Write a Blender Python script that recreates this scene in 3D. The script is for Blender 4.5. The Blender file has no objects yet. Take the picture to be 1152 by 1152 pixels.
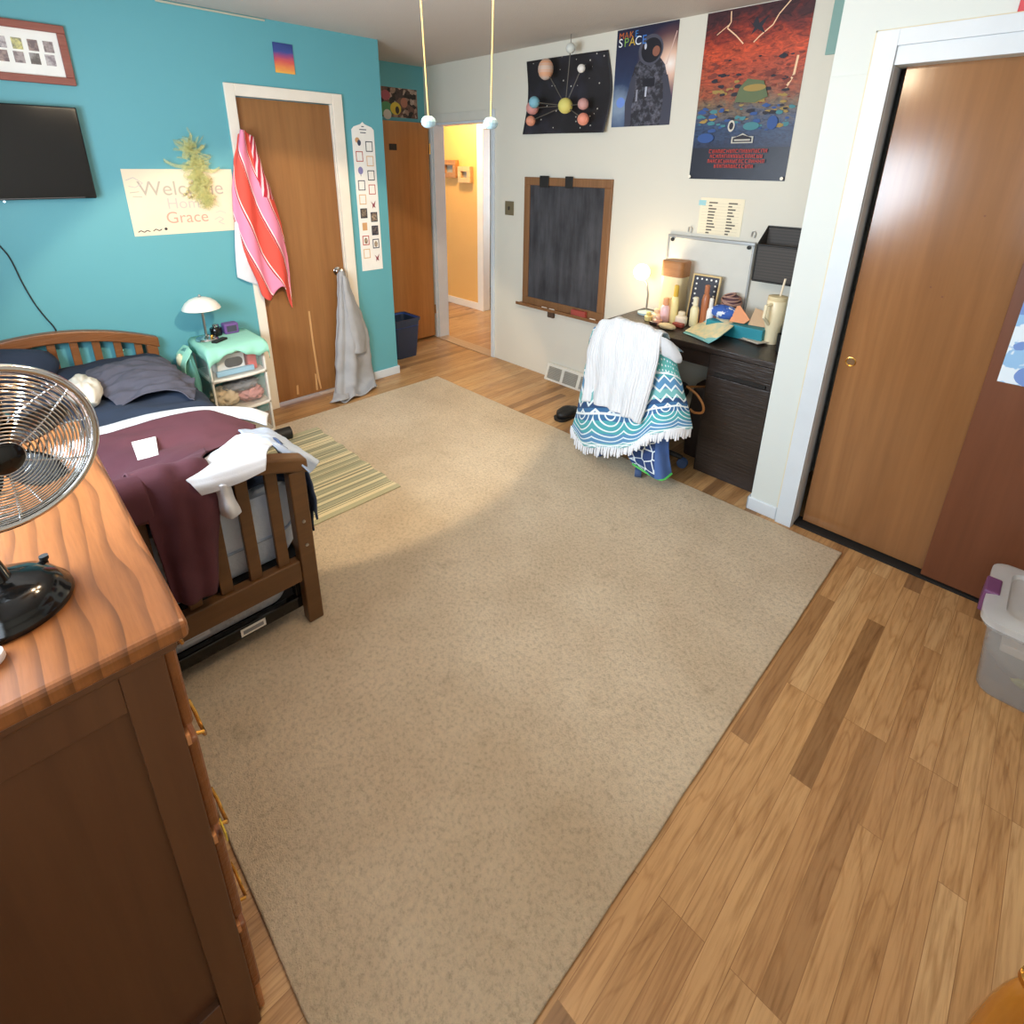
import bpy, bmesh, math, random
from mathutils import Vector, Matrix, noise as mn
random.seed(7)
sc = bpy.context.scene
C = sc.collection
PI = math.pi
# ------------------------------------------------------------------ camera, world, lights, exposure
CAM = Vector((3.6923, 0.0, 1.6563))
YAW, PITCH, ROLL, FPX, PX, PY = 44.831, 19.768, 0.712, 609.96, 573.23, 405.88
_y, _p, _r = (math.radians(a) for a in (YAW, PITCH, ROLL))
FW = Vector((-math.cos(_y) * math.cos(_p), math.sin(_y) * math.cos(_p), -math.sin(_p)))
_rt = FW.cross(Vector((0, 0, 1))).normalized(); _up = _rt.cross(FW)
RT = math.cos(_r) * _rt + math.sin(_r) * _up
UP = -math.sin(_r) * _rt + math.cos(_r) * _up
cd = bpy.data.cameras.new('camera'); cam = bpy.data.objects.new('camera', cd); C.objects.link(cam)
cam.matrix_world = Matrix(((RT.x, UP.x, -FW.x, CAM.x), (RT.y, UP.y, -FW.y, CAM.y), (RT.z, UP.z, -FW.z, CAM.z), (0, 0, 0, 1)))
cd.sensor_width = 36; cd.lens = FPX * 36 / 1152
cd.shift_x = (576 - PX) / 1152; cd.shift_y = (PY - 576) / 1152
cd.clip_start = .02
sc.camera = cam
w = bpy.data.worlds.new('world'); sc.world = w; w.use_nodes = True
w.node_tree.nodes['Background'].inputs[0].default_value = (.75, .87, 1, 1)
w.node_tree.nodes['Background'].inputs[1].default_value = 1.0
sc.view_settings.view_transform = 'Standard'; sc.view_settings.look = 'None'
sc.view_settings.gamma = 1; sc.view_settings.exposure = 0.82
sc.view_settings.use_curve_mapping = False
sc.cycles.use_denoising = True
sc.cycles.max_bounces = 8; sc.cycles.diffuse_bounces = 5; sc.cycles.transparent_max_bounces = 24
sc.cycles.caustics_reflective = False; sc.cycles.caustics_refractive = False
def area(name, loc, rot, sx, sy, power, col):
    l = bpy.data.lights.new(name, 'AREA'); l.shape = 'RECTANGLE'; l.size = sx; l.size_y = sy
    l.energy = power; l.color = col
    o = bpy.data.objects.new(name, l); o.location = loc; o.rotation_euler = rot; C.objects.link(o); return o
def point(name, loc, power, col, rad=.05):
    l = bpy.data.lights.new(name, 'POINT'); l.energy = power; l.color = col; l.shadow_soft_size = rad
    o = bpy.data.objects.new(name, l); o.location = loc; C.objects.link(o); return o
area('window_daylight', (2.0, -.43, 1.50), (PI/2, 0, 0), 1.5, .62, 46, (.74, .87, 1.0))
area('second_window_daylight', (4.0, -.43, 1.65), (PI/2, 0, 0), 1.0, .95, 9, (.76, .88, 1.0))
area('far_room_daylight', (-.6, 5.15, 1.5), (-PI/2, 0, 0), .7, 1.2, 14, (.6, .78, 1.0))
LAMP_W, SPOT_W, HALL_W, DESK_W = 20, 75, 34, 2.2

# ------------------------------------------------------------------ helpers
def at(u, v, ax, val):
    d = FW + RT * ((u - PX) / FPX) - UP * ((v - PY) / FPX)
    i = 'xyz'.index(ax); t = (val - CAM[i]) / d[i]
    return CAM + d * t
def lin(h):
    h = h.lstrip('#'); o = []
    for i in (0, 2, 4):
        c = int(h[i:i+2], 16) / 255; o.append(c / 12.92 if c <= .04045 else ((c + .055) / 1.055) ** 2.4)
    return (*o, 1)
class S:
    def __init__(s, g, k): s.g, s.k = g, k
    def _m(s, op, b=None, c=None, rev=False):
        return s.g.math(op, b, s) if rev else s.g.math(op, s, b, c)
    def __add__(s, b): return s._m('ADD', b)
    def __radd__(s, b): return s._m('ADD', b)
    def __sub__(s, b): return s._m('SUBTRACT', b)
    def __rsub__(s, b): return s._m('SUBTRACT', b, rev=True)
    def __mul__(s, b): return s._m('MULTIPLY', b)
    def __rmul__(s, b): return s._m('MULTIPLY', b)
    def __truediv__(s, b): return s._m('DIVIDE', b)
    def __gt__(s, b): return s._m('GREATER_THAN', b)
    def __lt__(s, b): return s._m('LESS_THAN', b)
    def fract(s): return s._m('FRACT')
    def floor(s): return s._m('FLOOR')
    def abs(s): return s._m('ABSOLUTE')
    def sin(s): return s._m('SINE')
    def sqrt(s): return s._m('SQRT')
    def max(s, b): return s._m('MAXIMUM', b)
    def min(s, b): return s._m('MINIMUM', b)
class G:
    def __init__(s, nt):
        s.nt = nt; s.tc = nt.nodes.new('ShaderNodeTexCoord')
    def link(s, a, b):
        if isinstance(a, S): s.nt.links.new(a.k, b)
        elif isinstance(a, (tuple, list)): b.default_value = a if len(a) == len(b.default_value) else a[:3]
        else: b.default_value = a
    def math(s, op, a, b=None, c=None):
        n = s.nt.nodes.new('ShaderNodeMath'); n.operation = op
        for i, q in enumerate((a, b, c)):
            if q is not None: s.link(q, n.inputs[i])
        return S(s, n.outputs[0])
    def sep(s, v):
        n = s.nt.nodes.new('ShaderNodeSeparateXYZ'); s.link(v, n.inputs[0]); return [S(s, o) for o in n.outputs]
    def vec(s, x=0., y=0., z=0.):
        n = s.nt.nodes.new('ShaderNodeCombineXYZ')
        for i, q in enumerate((x, y, z)): s.link(q, n.inputs[i])
        return S(s, n.outputs[0])
    @property
    def obj(s): return S(s, s.tc.outputs['Object'])
    @property
    def uv(s): return S(s, s.tc.outputs['UV'])
    def noise(s, v, scale=5., detail=3., rough=.55, dist=0., wv=None):
        n = s.nt.nodes.new('ShaderNodeTexNoise')
        if wv is not None: n.noise_dimensions = '4D'; s.link(wv, n.inputs['W'])
        s.link(v, n.inputs['Vector']); n.inputs['Scale'].default_value = scale; n.inputs['Detail'].default_value = detail
        n.inputs['Roughness'].default_value = rough; n.inputs['Distortion'].default_value = dist
        return S(s, n.outputs[0])
    def voro(s, v, scale=5., out='Distance', feat='F1', rnd=1.):
        n = s.nt.nodes.new('ShaderNodeTexVoronoi'); n.feature = feat; s.link(v, n.inputs['Vector'])
        n.inputs['Scale'].default_value = scale; n.inputs['Randomness'].default_value = rnd
        return S(s, n.outputs[out])
    def mix(s, f, a, b):
        n = s.nt.nodes.new('ShaderNodeMix'); n.data_type = 'RGBA'; n.clamp_factor = True
        s.link(f, n.inputs[0]); s.link(a, n.inputs[6]); s.link(b, n.inputs[7]); return S(s, n.outputs[2])
    def mul(s, a, b):
        n = s.nt.nodes.new('ShaderNodeMix'); n.data_type = 'RGBA'; n.blend_type = 'MULTIPLY'
        n.inputs[0].default_value = 1; s.link(a, n.inputs[6]); s.link(b, n.inputs[7]); return S(s, n.outputs[2])
    def ramp(s, f, stops, interp='LINEAR'):
        n = s.nt.nodes.new('ShaderNodeValToRGB'); s.link(f, n.inputs[0]); e = n.color_ramp.elements
        n.color_ramp.interpolation = interp
        while len(e) < len(stops): e.new(.5)
        for q, (p, c) in zip(e, stops): q.position = p; q.color = c if not isinstance(c, str) else lin(c)
        return S(s, n.outputs[0])
    def grey(s, v): return s.vec(v, v, v)
_mc = {}
def mat(name, f, rough=.6, metal=0., bump=None, spec=.5, alpha=None, emit=None, trans=0., sheen=0., coat=0., dist=.01):
    """f: hex colour (gets a faint mottling) or a function of G returning a colour (and a bump height)."""
    if name in _mc: return _mc[name]
    m = bpy.data.materials.new(name); m.use_nodes = True; nt = m.node_tree
    b = nt.nodes['Principled BSDF']; g = G(nt); h = None
    if isinstance(f, str):
        n = g.noise(g.obj, 9, 4); c = g.mix(n, tuple(x * .93 for x in lin(f)[:3]) + (1,), tuple(min(1, x * 1.07) for x in lin(f)[:3]) + (1,))
    else:
        c = f(g)
        if isinstance(c, tuple): c, h = c
    g.link(c, b.inputs['Base Color'])
    if callable(rough): g.link(rough(g), b.inputs['Roughness'])
    else: b.inputs['Roughness'].default_value = rough
    b.inputs['Metallic'].default_value = metal; b.inputs['Specular IOR Level'].default_value = spec
    b.inputs['Transmission Weight'].default_value = trans; b.inputs['Sheen Weight'].default_value = sheen
    b.inputs['Coat Weight'].default_value = coat
    if emit: b.inputs['Emission Color'].default_value = lin(emit[0]); b.inputs['Emission Strength'].default_value = emit[1]
    if alpha is not None: b.inputs['Alpha'].default_value = alpha
    if bump and h is None: h = g.noise(g.obj, bump[1], 3)
    if h is not None:
        n = nt.nodes.new('ShaderNodeBump'); n.inputs['Strength'].default_value = bump[0] if bump else .3
        n.inputs['Distance'].default_value = dist; g.link(h, n.inputs['Height']); nt.links.new(n.outputs[0], b.inputs['Normal'])
    _mc[name] = m; return m
class MB:
    def __init__(s): s.v = []; s.f = []; s.m = []; s.uv = []; s.mats = []
    def mi(s, m):
        if m not in s.mats: s.mats.append(m)
        return s.mats.index(m)
    def add(s, vs, fs, m, uvs=None):
        k = len(s.v); s.v += [Vector(a) for a in vs]; i = s.mi(m)
        for q, f in enumerate(fs):
            s.f.append([k + a for a in f]); s.m.append(i); s.uv.append([uvs[a] for a in f] if uvs else None)
        return s
    def box(s, a, b, m):
        x0, y0, z0 = (min(p, q) for p, q in zip(a, b)); x1, y1, z1 = (max(p, q) for p, q in zip(a, b))
        return s.add([(x0,y0,z0),(x1,y0,z0),(x1,y1,z0),(x0,y1,z0),(x0,y0,z1),(x1,y0,z1),(x1,y1,z1),(x0,y1,z1)],
            [(0,3,2,1),(4,5,6,7),(0,1,5,4),(1,2,6,5),(2,3,7,6),(3,0,4,7)], m)
    def hexa(s, p, m):   # 8 corners, bottom then top
        return s.add(p, [(0,3,2,1),(4,5,6,7),(0,1,5,4),(1,2,6,5),(2,3,7,6),(3,0,4,7)], m)
    def tube(s, pts, r, m, n=8, closed=False):
        pts = [Vector(p) for p in pts]; L = len(pts); vs = []; up = None
        for i, p in enumerate(pts):
            if closed: t = pts[(i+1) % L] - pts[i-1]
            else: t = pts[min(i+1, L-1)] - pts[max(i-1, 0)]
            t.normalize()
            if up is None:
                up = Vector((0,0,1)) if abs(t.z) < .9 else Vector((1,0,0))
            a = t.cross(up).normalized(); up = a.cross(t).normalized()
            rr = r[i] if isinstance(r, (list, tuple)) else r
            for k in range(n):
                an = 2 * PI * k / n; vs.append(p + a * math.cos(an) * rr + up * math.sin(an) * rr)
        fs = []
        for i in range(L if closed else L - 1):
            j = (i + 1) % L
            for k in range(n): fs.append((i*n+k, i*n+(k+1) % n, j*n+(k+1) % n, j*n+k))
        if not closed: fs += [tuple(range(n))[::-1], tuple((L-1)*n + k for k in range(n))]
        return s.add(vs, fs, m)
    def lathe(s, prof, o, m, n=24, axis=(0,0,1)):
        ax = Vector(axis).normalized(); a = ax.orthogonal().normalized(); b = ax.cross(a); o = Vector(o); vs = []
        for r, h in prof:
            for k in range(n):
                an = 2*PI*k/n; vs.append(o + ax*h + (a*math.cos(an) + b*math.sin(an)) * max(r, 1e-4))
        fs = [(i*n+k, i*n+(k+1) % n, (i+1)*n+(k+1) % n, (i+1)*n+k) for i in range(len(prof)-1) for k in range(n)]
        fs += [tuple(range(n))[::-1], tuple((len(prof)-1)*n + k for k in range(n))]
        return s.add(vs, fs, m)
    def ball(s, o, r, m, n=20, sq=(1,1,1)):
        prof = [(math.sin(PI*i/(n//2)), -math.cos(PI*i/(n//2))) for i in range(n//2 + 1)]
        k = len(s.v); s.lathe(prof, (0,0,0), m, n)
        for i in range(k, len(s.v)):
            p = s.v[i]; s.v[i] = Vector((p.x*r*sq[0], p.y*r*sq[1], p.z*r*sq[2])) + Vector(o)
        return s
    def prism(s, pts, n, d, m):  # polygon pts extruded by d along n
        n = Vector(n); L = len(pts); vs = [Vector(p) for p in pts] + [Vector(p) + n*d for p in pts]
        fs = [tuple(range(L))[::-1], tuple(range(L, 2*L))] + [(i, (i+1) % L, L+(i+1) % L, L+i) for i in range(L)]
        return s.add(vs, fs, m)
    def poly(s, pts, m, uvs=None): return s.add(pts, [tuple(range(len(pts)))], m, uvs)
def obj(name, mb, parent=None, bevel=0, smooth=False, solid=0, segs=2, ang=40, sub=0, **props):
    me = bpy.data.meshes.new(name); me.from_pydata([tuple(v) for v in mb.v], [], mb.f); me.update()
    for m in mb.mats: me.materials.append(m)
    for p, i in zip(me.polygons, mb.m): p.material_index = i; p.use_smooth = smooth
    if any(mb.uv):
        ul = me.uv_layers.new(name='UVMap')
        for p, u in zip(me.polygons, mb.uv):
            if u:
                for li, q in zip(p.loop_indices, u): ul.data[li].uv = q
    bm = bmesh.new(); bm.from_mesh(me)
    if not props.pop('open', False): bmesh.ops.recalc_face_normals(bm, faces=bm.faces)
    bm.to_mesh(me); bm.free()
    if smooth:
        try: me.set_sharp_from_angle(angle=math.radians(ang))
        except Exception: pass
    o = bpy.data.objects.new(name, me); C.objects.link(o)
    if solid:
        q = o.modifiers.new('solid', 'SOLIDIFY'); q.thickness = solid; q.offset = 0
    if bevel:
        q = o.modifiers.new('bevel', 'BEVEL'); q.width = bevel; q.segments = segs; q.limit_method = 'ANGLE'; q.angle_limit = math.radians(35)
    if sub:
        q = o.modifiers.new('sub', 'SUBSURF'); q.levels = q.render_levels = sub
    if parent is not None:
        o.parent = parent
        if parent.type == 'EMPTY': o.matrix_parent_inverse = Matrix.Translation(-parent.location)
    for k, v in props.items(): o[k] = v
    return o
def thing(name, label, cat, loc=(0,0,0), group=None):
    o = bpy.data.objects.new(name, None); C.objects.link(o); o.location = loc; o.empty_display_size = .1
    o['label'] = label; o['category'] = cat
    if group: o['group'] = group
    return o
def tag(o, label, cat, group=None, kind=None):
    o['label'] = label; o['category'] = cat
    if group: o['group'] = group
    if kind: o['kind'] = kind
    return o
def struct(name, mb, **k):
    par = k.get('parent'); o = obj(name, mb, **k)
    if par is None: o['kind'] = 'structure'
    return o
def cr(p, t):
    n = len(p) - 1; x = t * n; i = min(int(x), n - 1); f = x - i
    a, b, c, d = p[max(i-1, 0)], p[i], p[i+1], p[min(i+2, n)]
    return .5 * ((2*b) + (c-a)*f + (2*a-5*b+4*c-d)*f*f + (3*b-a-3*c+d)*f**3)
def cloth(name, rows, m, parent=None, nu=40, nv=40, amp=.006, sc_=9., solid=.004, seed=0., folds=None, **props):
    """grid of control points -> smooth, wrinkled sheet with UVs (u along a row, v down the rows)"""
    rows = [[Vector(p) for p in r] for r in rows]; mb = MB(); vs = []; uvs = []
    for j in range(nv + 1):
        t = j / nv; ctl = []
        for q in range(len(rows[0])): ctl.append(cr([r[q] for r in rows], t))
        for i in range(nu + 1):
            vs.append(cr(ctl, i / nu)); uvs.append((i / nu, t))
    W = nu + 1; out = []
    for j in range(nv + 1):
        for i in range(W):
            a = vs[j*W + min(i+1, nu)] - vs[j*W + max(i-1, 0)]; b = vs[min(j+1, nv)*W + i] - vs[max(j-1, 0)*W + i]
            n = a.cross(b)
            if n.length > 1e-9: n.normalize()
            p = vs[j*W+i]; ps_n = Vector((p.x*sc_[0], p.y*sc_[1], p.z*sc_[2])) if isinstance(sc_, tuple) else p*sc_; d = (mn.noise(ps_n + Vector((seed, 0, 0))) + .5*mn.noise(ps_n*2.3 + Vector((0, seed, 3)))) * amp
            if folds: d += folds(i/nu, j/nv)
            out.append(p + n*d)
    fs = [(j*W+i, j*W+i+1, (j+1)*W+i+1, (j+1)*W+i) for j in range(nv) for i in range(nu)]
    mb.add(out, fs, m, uvs)
    return obj(name, mb, parent, smooth=True, solid=solid, ang=180, open=True, **props)
def lump(name, o, r, m, parent=None, amp=.35, sc_=2.2, seed=0., n=28, ridged=True, **props):
    mb = MB(); mb.ball((0,0,0), 1, m, n)
    for i, p in enumerate(mb.v):
        q = p * sc_ + Vector((seed, seed*.7, 0))
        d = mn.noise(q) + .5*mn.noise(q*2.1)
        if ridged: d = .6 - 1.6*abs(d)
        mb.v[i] = Vector(o) + Vector((p.x*r[0], p.y*r[1], p.z*r[2])) * (1 + amp*d)
    return obj(name, mb, parent, smooth=True, ang=180, **props)
_tx = {}
def textmesh(s, size):
    cu = bpy.data.curves.new('t', 'FONT'); cu.body = s; cu.size = size; cu.align_x = 'CENTER'; cu.align_y = 'CENTER'
    o = bpy.data.objects.new('t', cu); C.objects.link(o); bpy.context.view_layer.update()
    me = bpy.data.meshes.new_from_object(o.evaluated_get(bpy.context.evaluated_depsgraph_get()))
    r = ([tuple(v.co) for v in me.vertices], [tuple(p.vertices) for p in me.polygons])
    bpy.data.objects.remove(o); bpy.data.curves.remove(cu); bpy.data.meshes.remove(me); return r
def sheet(name, o, ux, uy, W, H, m, shapes=(), parent=None, th=.0015, bow=None, **props):
    """flat printed sheet: o = its lower-left corner, ux / uy unit vectors; shapes printed on its face"""
    o, ux, uy = Vector(o), Vector(ux).normalized(), Vector(uy).normalized(); n = ux.cross(uy)
    mb = MB(); P = lambda x, y, k: o + ux*x + uy*y + n*(th + .00005*k)
    mb.add([o, o+ux*W, o+ux*W+uy*H, o+uy*H, P(0,0,0), P(W,0,0), P(W,H,0), P(0,H,0)],
           [(0,3,2,1),(4,5,6,7),(0,1,5,4),(1,2,6,5),(2,3,7,6),(3,0,4,7)], m, [(0,0),(1,0),(1,1),(0,1)]*2)
    for k, sh in enumerate(shapes, 1):
        t = sh[0]
        if t == 'rect':
            _, x, y, w_, h_, mm = sh; mb.poly([P(x,y,k),P(x+w_,y,k),P(x+w_,y+h_,k),P(x,y+h_,k)], mm, [(0,0),(1,0),(1,1),(0,1)])
        elif t == 'disc':
            _, x, y, rx, ry, mm = sh; mb.poly([P(x+rx*math.cos(a*PI/12), y+ry*math.sin(a*PI/12), k) for a in range(24)], mm)
        elif t == 'poly': mb.poly([P(x, y, k) for x, y in sh[1]], sh[2])
        elif t == 'line':
            _, pts, wd, mm = sh
            for (x0,y0),(x1,y1) in zip(pts, pts[1:]):
                L = math.hypot(x1-x0, y1-y0) or 1; a, b = -(y1-y0)/L*wd/2, (x1-x0)/L*wd/2
                mb.poly([P(x0+a,y0+b,k),P(x0-a,y0-b,k),P(x1-a,y1-b,k),P(x1+a,y1+b,k)], mm)
        elif t == 'text':
            _, s_, x, y, size, mm = sh; vs, fs = textmesh(s_, size); mb.add([P(x+a[0], y+a[1], k) for a in vs], fs, mm)
    return obj(name, mb, parent, open=True, **props)

# ------------------------------------------------------------------ materials
def wood(c1, c2, axis, s=14., stretch=.07, seed=0., lines=None):
    def f(g):
        x, y, z = g.sep(g.obj); q = [x + seed, y, z]; q['xyz'.index(axis)] = q['xyz'.index(axis)] * stretch
        v = g.vec(*q); n = g.noise(v, s, 5, .6, .6); n2 = g.noise(v, s*6, 3, .6)
        c = g.mix(g.ramp(n, [(.3, (0,0,0,1)), (.7, (1,1,1,1))]), lin(c1), lin(c2))
        c = g.mul(c, g.ramp(n2, [(.3, (.86,.86,.86,1)), (.65, (1,1,1,1))]))
        if lines:
            col, freq, st = lines; ws = g.noise(v, 3.2, 2, .5)
            t = (g.noise(g.vec(*[p * (1 if 'xyz'[i] != axis else .5) for i, p in enumerate(q)]), 2.2, 2) * freq).fract()
            t = g.ramp(t, [(0, (1,1,1,1)), (.72, (0,0,0,1)), (.93, (.9,.9,.9,1)), (1, (1,1,1,1))])
            c = g.mix(t * st * (ws + .35), c, lin(col))
        return c, n2
    return f
def planks(g):
    x, y, z = g.sep(g.obj)
    n = g.nt.nodes.new('ShaderNodeTexBrick'); g.link(g.vec(y, x, 0.), n.inputs['Vector'])
    n.offset = .37; n.offset_frequency = 3; n.squash = 1
    n.inputs['Color1'].default_value = (0,0,0,1); n.inputs['Color2'].default_value = (1,1,1,1); n.inputs['Mortar'].default_value = (.5,.5,.5,1)
    n.inputs['Scale'].default_value = 1; n.inputs['Mortar Size'].default_value = .0008; n.inputs['Mortar Smooth'].default_value = .1
    n.inputs['Bias'].default_value = 0; n.inputs['Brick Width'].default_value = .83; n.inputs['Row Height'].default_value = .0585
    k = S(g, n.outputs['Color']); mort = S(g, n.outputs['Fac']); kk = g.sep(k)[0]
    v = g.vec(x, y * .11, 0.); ring = (g.noise(g.vec(x, y * .10, 0.), 9., 2, .5, .4, wv=kk * 61.) * 12.).fract()
    a = g.noise(v, 26, 5, .62, 1.2, wv=kk * 37.); b = g.noise(g.vec(x, y * .05, 0.), 120, 3, .6, 0, wv=kk * 11.)
    base = g.ramp(kk, [(0, '84603c'), (.10, 'b38758'), (.35, 'c59a68'), (.6, 'b78b5a'), (.85, 'cfa877'), (.95, 'ad8359'), (1, '8d6743')])
    c = g.mul(base, g.ramp(a, [(.25, (.55,.47,.40,1)), (.42, (.93,.9,.87,1)), (.55, (1,1,1,1)), (.8, (1.12,1.09,1.03,1))]))
    c = g.mul(c, g.ramp(b, [(.32, (.72,.67,.60,1)), (.55, (1,1,1,1))]))
    c = g.mul(c, g.ramp(ring, [(0, (.84,.79,.73,1)), (.10, (1,1,1,1)), (.86, (1,1,1,1)), (1, (.84,.79,.73,1))]))
    return g.mix(mort * .55, c, lin('6b4522')), b
def paint(c, c2=None):
    return lambda g: (g.mix(g.noise(g.obj, 1.3, 3), lin(c), lin(c2 or c)), g.noise(g.obj, 160, 2))
M_floor = mat('oak_floor', planks, rough=.36, bump=(.12, 1), dist=.002)
M_blue = mat('teal_paint', paint('5da3ad', '61a8b3'), .5, bump=(.08, 1), dist=.002)
M_white = mat('cream_wall_paint', paint('d5d1c4', 'dad6c8'), .6, bump=(.06, 1), dist=.002)
M_ceil = mat('ceiling_paint', paint('c3bbb3', 'c9c2ba'), .8)
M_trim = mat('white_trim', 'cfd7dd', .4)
M_clw = mat('closet_wall_window_tint', paint('cdd3cf', 'd2d8d4'), .55, bump=(.06, 1), dist=.002)  # wall white with the window's cool light put into its colour
M_cas = mat('cream_trim', 'ece3d4', .42)
M_orange = mat('orange_hall_paint', paint('e8b05e', 'ecb768'), .6)
M_pale = mat('pale_blue_paint', paint('b9cfe6', 'c2d6ea'), .7)
M_dark = mat('dark_gap', '17130f', .8)
M_doorw = mat('birch_door', wood('8a5b32', '9c6c3e', 'z', 7, .06), .42, bump=(.1, 1), dist=.002)
M_doorw2 = mat('birch_door_dark', wood('a5703e', 'b57f4a', 'z', 7, .06, 3.), .4, bump=(.1, 1), dist=.002)
M_slide = mat('sliding_door_veneer', wood('8c603b', 'a27349', 'z', 6, .05, 9., ('714a2b', 5., .6)), .17, bump=(.06, 1), dist=.002)
M_slide2 = mat('sliding_door_red_veneer', wood('63371f', '71432a', 'z', 6, .05, 2.), .4, bump=(.06, 1), dist=.002)
def oak_top(g):
    x, y, z = g.sep(g.obj); f = wood('8c5428', '9a5f34', 'x', 13, .05)(g)
    d = g.noise(g.vec(x * .7, y * 1.6, 0.), 2.2, 2, .5); t = (y * 34. + d * 6. + x * 1.5).fract()
    w_ = g.noise(g.vec(x * 3., y * 30., 0.), 1.2, 2)
    k = g.ramp(t, [(0, (.0,.0,.0,1)), (.55, (.05,.05,.05,1)), (.90, (.75,.75,.75,1)), (.97, (.85,.85,.85,1)), (1, (0,0,0,1))])
    fine = g.noise(g.vec(x * 6., y * 90., 0.), 3., 3, .6)
    c = g.mix(g.sep(k)[0] * (w_ + .15), f[0], lin('43240f'))
    return g.mul(c, g.ramp(fine, [(.35, (.88,.86,.84,1)), (.6, (1,1,1,1))])), f[1]
M_dress = mat('dresser_oak', oak_top, .33, bump=(.08, 1), dist=.002)
M_dresp = mat('dresser_shaded_oak', wood('593620', '644026', 'z', 9, .06, 4.), .45, bump=(.1, 1), dist=.002)  # same oak as the top, side's shade put into the colour
M_bedw = mat('bed_walnut', wood('5f4022', '6f4c2a', 'y', 14, .08), .36, bump=(.08, 1), dist=.002)
M_hbw = mat('headboard_wood', wood('7a4a26', '8a5730', 'y', 14, .08), .36)
M_desk = mat('black_brown_desk', wood('2a211c', '342a24', 'x', 18, .08), .35)
M_chrome = mat('chrome', 'd8d8d8', .12, 1.)
M_brass = mat('brass', 'd09a4a', .25, 1.)
M_steel = mat('steel', 'b5b2ac', .3, 1.)
M_black = mat('black_gloss', '0d0d0d', .12)
M_blackm = mat('black_matte', '1a1a19', .55)
M_paper = mat('white_paper', 'f3f1ea', .8)
def fabric(c, c2=None, s=60):
    return lambda g: (g.mix(g.noise(g.obj, s, 4), lin(c), lin(c2 or c)), g.noise(g.obj, 300, 2))
def fab(name, c, c2=None, s=14, **k): return mat(name, fabric(c, c2, s), .9, bump=(.25, 1), dist=.002, sheen=.0, **k)
M_navy = fab('navy_cotton', '1f2a3c', '263348')
M_maroon = fab('maroon_knit', '4e2730', '582d37')
M_wcot = fab('white_cotton', 'd2d5dc', 'dcdfe5')
M_lblue = fab('pale_blue_cotton', '9aa8bd', 'aab7ca')
M_denim = fab('denim', '2b3850', '3b4a66', 40)
M_greyc = fab('grey_knit', '9fa0a3', 'a9aaad', 30)
M_slate = fab('slate_clothes', '43434f', '53535f')
M_beigec = fab('cream_cotton', 'cfc9bb', 'dcd7ca')
M_mint = fab('mint_cloth', '93d3bd', 'a1ddc8')

# ------------------------------------------------------------------ the setting
H, Y1, Y2, YC, AX = 2.466, 3.22, 2.578, 2.345, -.678
RX = 5.0; YL = -.45
struct('floor', MB().box((-3, -.6, -.1), (5.2, 6.2, 0), M_floor))
struct('ceiling', MB().box((-3, -.6, H), (5.2, 6.2, H+.1), M_ceil))
D0, D1, DT = 1.335, 1.955, 2.03
mb = MB().box((-.1, YL, 0), (0, D0, H), M_blue).box((-.1, D1, 0), (0, YC, H), M_blue).box((-.1, D0, DT), (0, D1, H), M_blue)
mb.box((-.7, YC-.1, 0), (-.1, YC, H), M_blue)
struct('wall_back', mb)
struct('wall_alcove', MB().box((AX-.1, YC-.1, 0), (AX, Y1+.12, H), M_blue))
HX0, HX1, HT = -.575, .225, 2.008
mb = MB().box((AX-.1, Y1, 0), (HX0, Y1+.12, H), M_white).box((HX0, Y1, HT), (HX1, Y1+.12, H), M_white).box((HX1, Y1, 0), (RX, Y1+.12, H), M_white)
struct('wall_right', mb)
KX = 2.875; K0, K1, KT = 3.085, 4.7, 2.02
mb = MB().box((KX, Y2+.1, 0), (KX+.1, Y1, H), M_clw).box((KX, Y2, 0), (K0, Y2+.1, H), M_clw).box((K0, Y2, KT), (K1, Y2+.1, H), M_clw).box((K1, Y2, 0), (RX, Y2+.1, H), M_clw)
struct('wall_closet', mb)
W0, W1, WB, WT = 1.25, 2.75, 1.17, 2.13; V0, V1 = 3.5, 4.5
mb = MB()
for a, b in ((-.1, W0), (W1, V0), (V1, RX)): mb.box((a, YL-.1, 0), (b, YL, H), M_white)
for a, b in ((W0, W1), (V0, V1)): mb.box((a, YL-.1, 0), (b, YL, WB), M_white).box((a, YL-.1, WT), (b, YL, H), M_white)
struct('wall_left', mb)
struct('wall_front', MB().box((RX, -.6, 0), (RX+.1, Y1+.12, H), M_white))
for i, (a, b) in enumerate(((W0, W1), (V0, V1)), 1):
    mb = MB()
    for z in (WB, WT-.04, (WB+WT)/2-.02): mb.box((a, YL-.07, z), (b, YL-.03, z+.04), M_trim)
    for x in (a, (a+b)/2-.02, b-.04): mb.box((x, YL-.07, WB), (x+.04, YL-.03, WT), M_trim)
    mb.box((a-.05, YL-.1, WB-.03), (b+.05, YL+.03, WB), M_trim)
    struct('window_%d' % i, mb)
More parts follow.
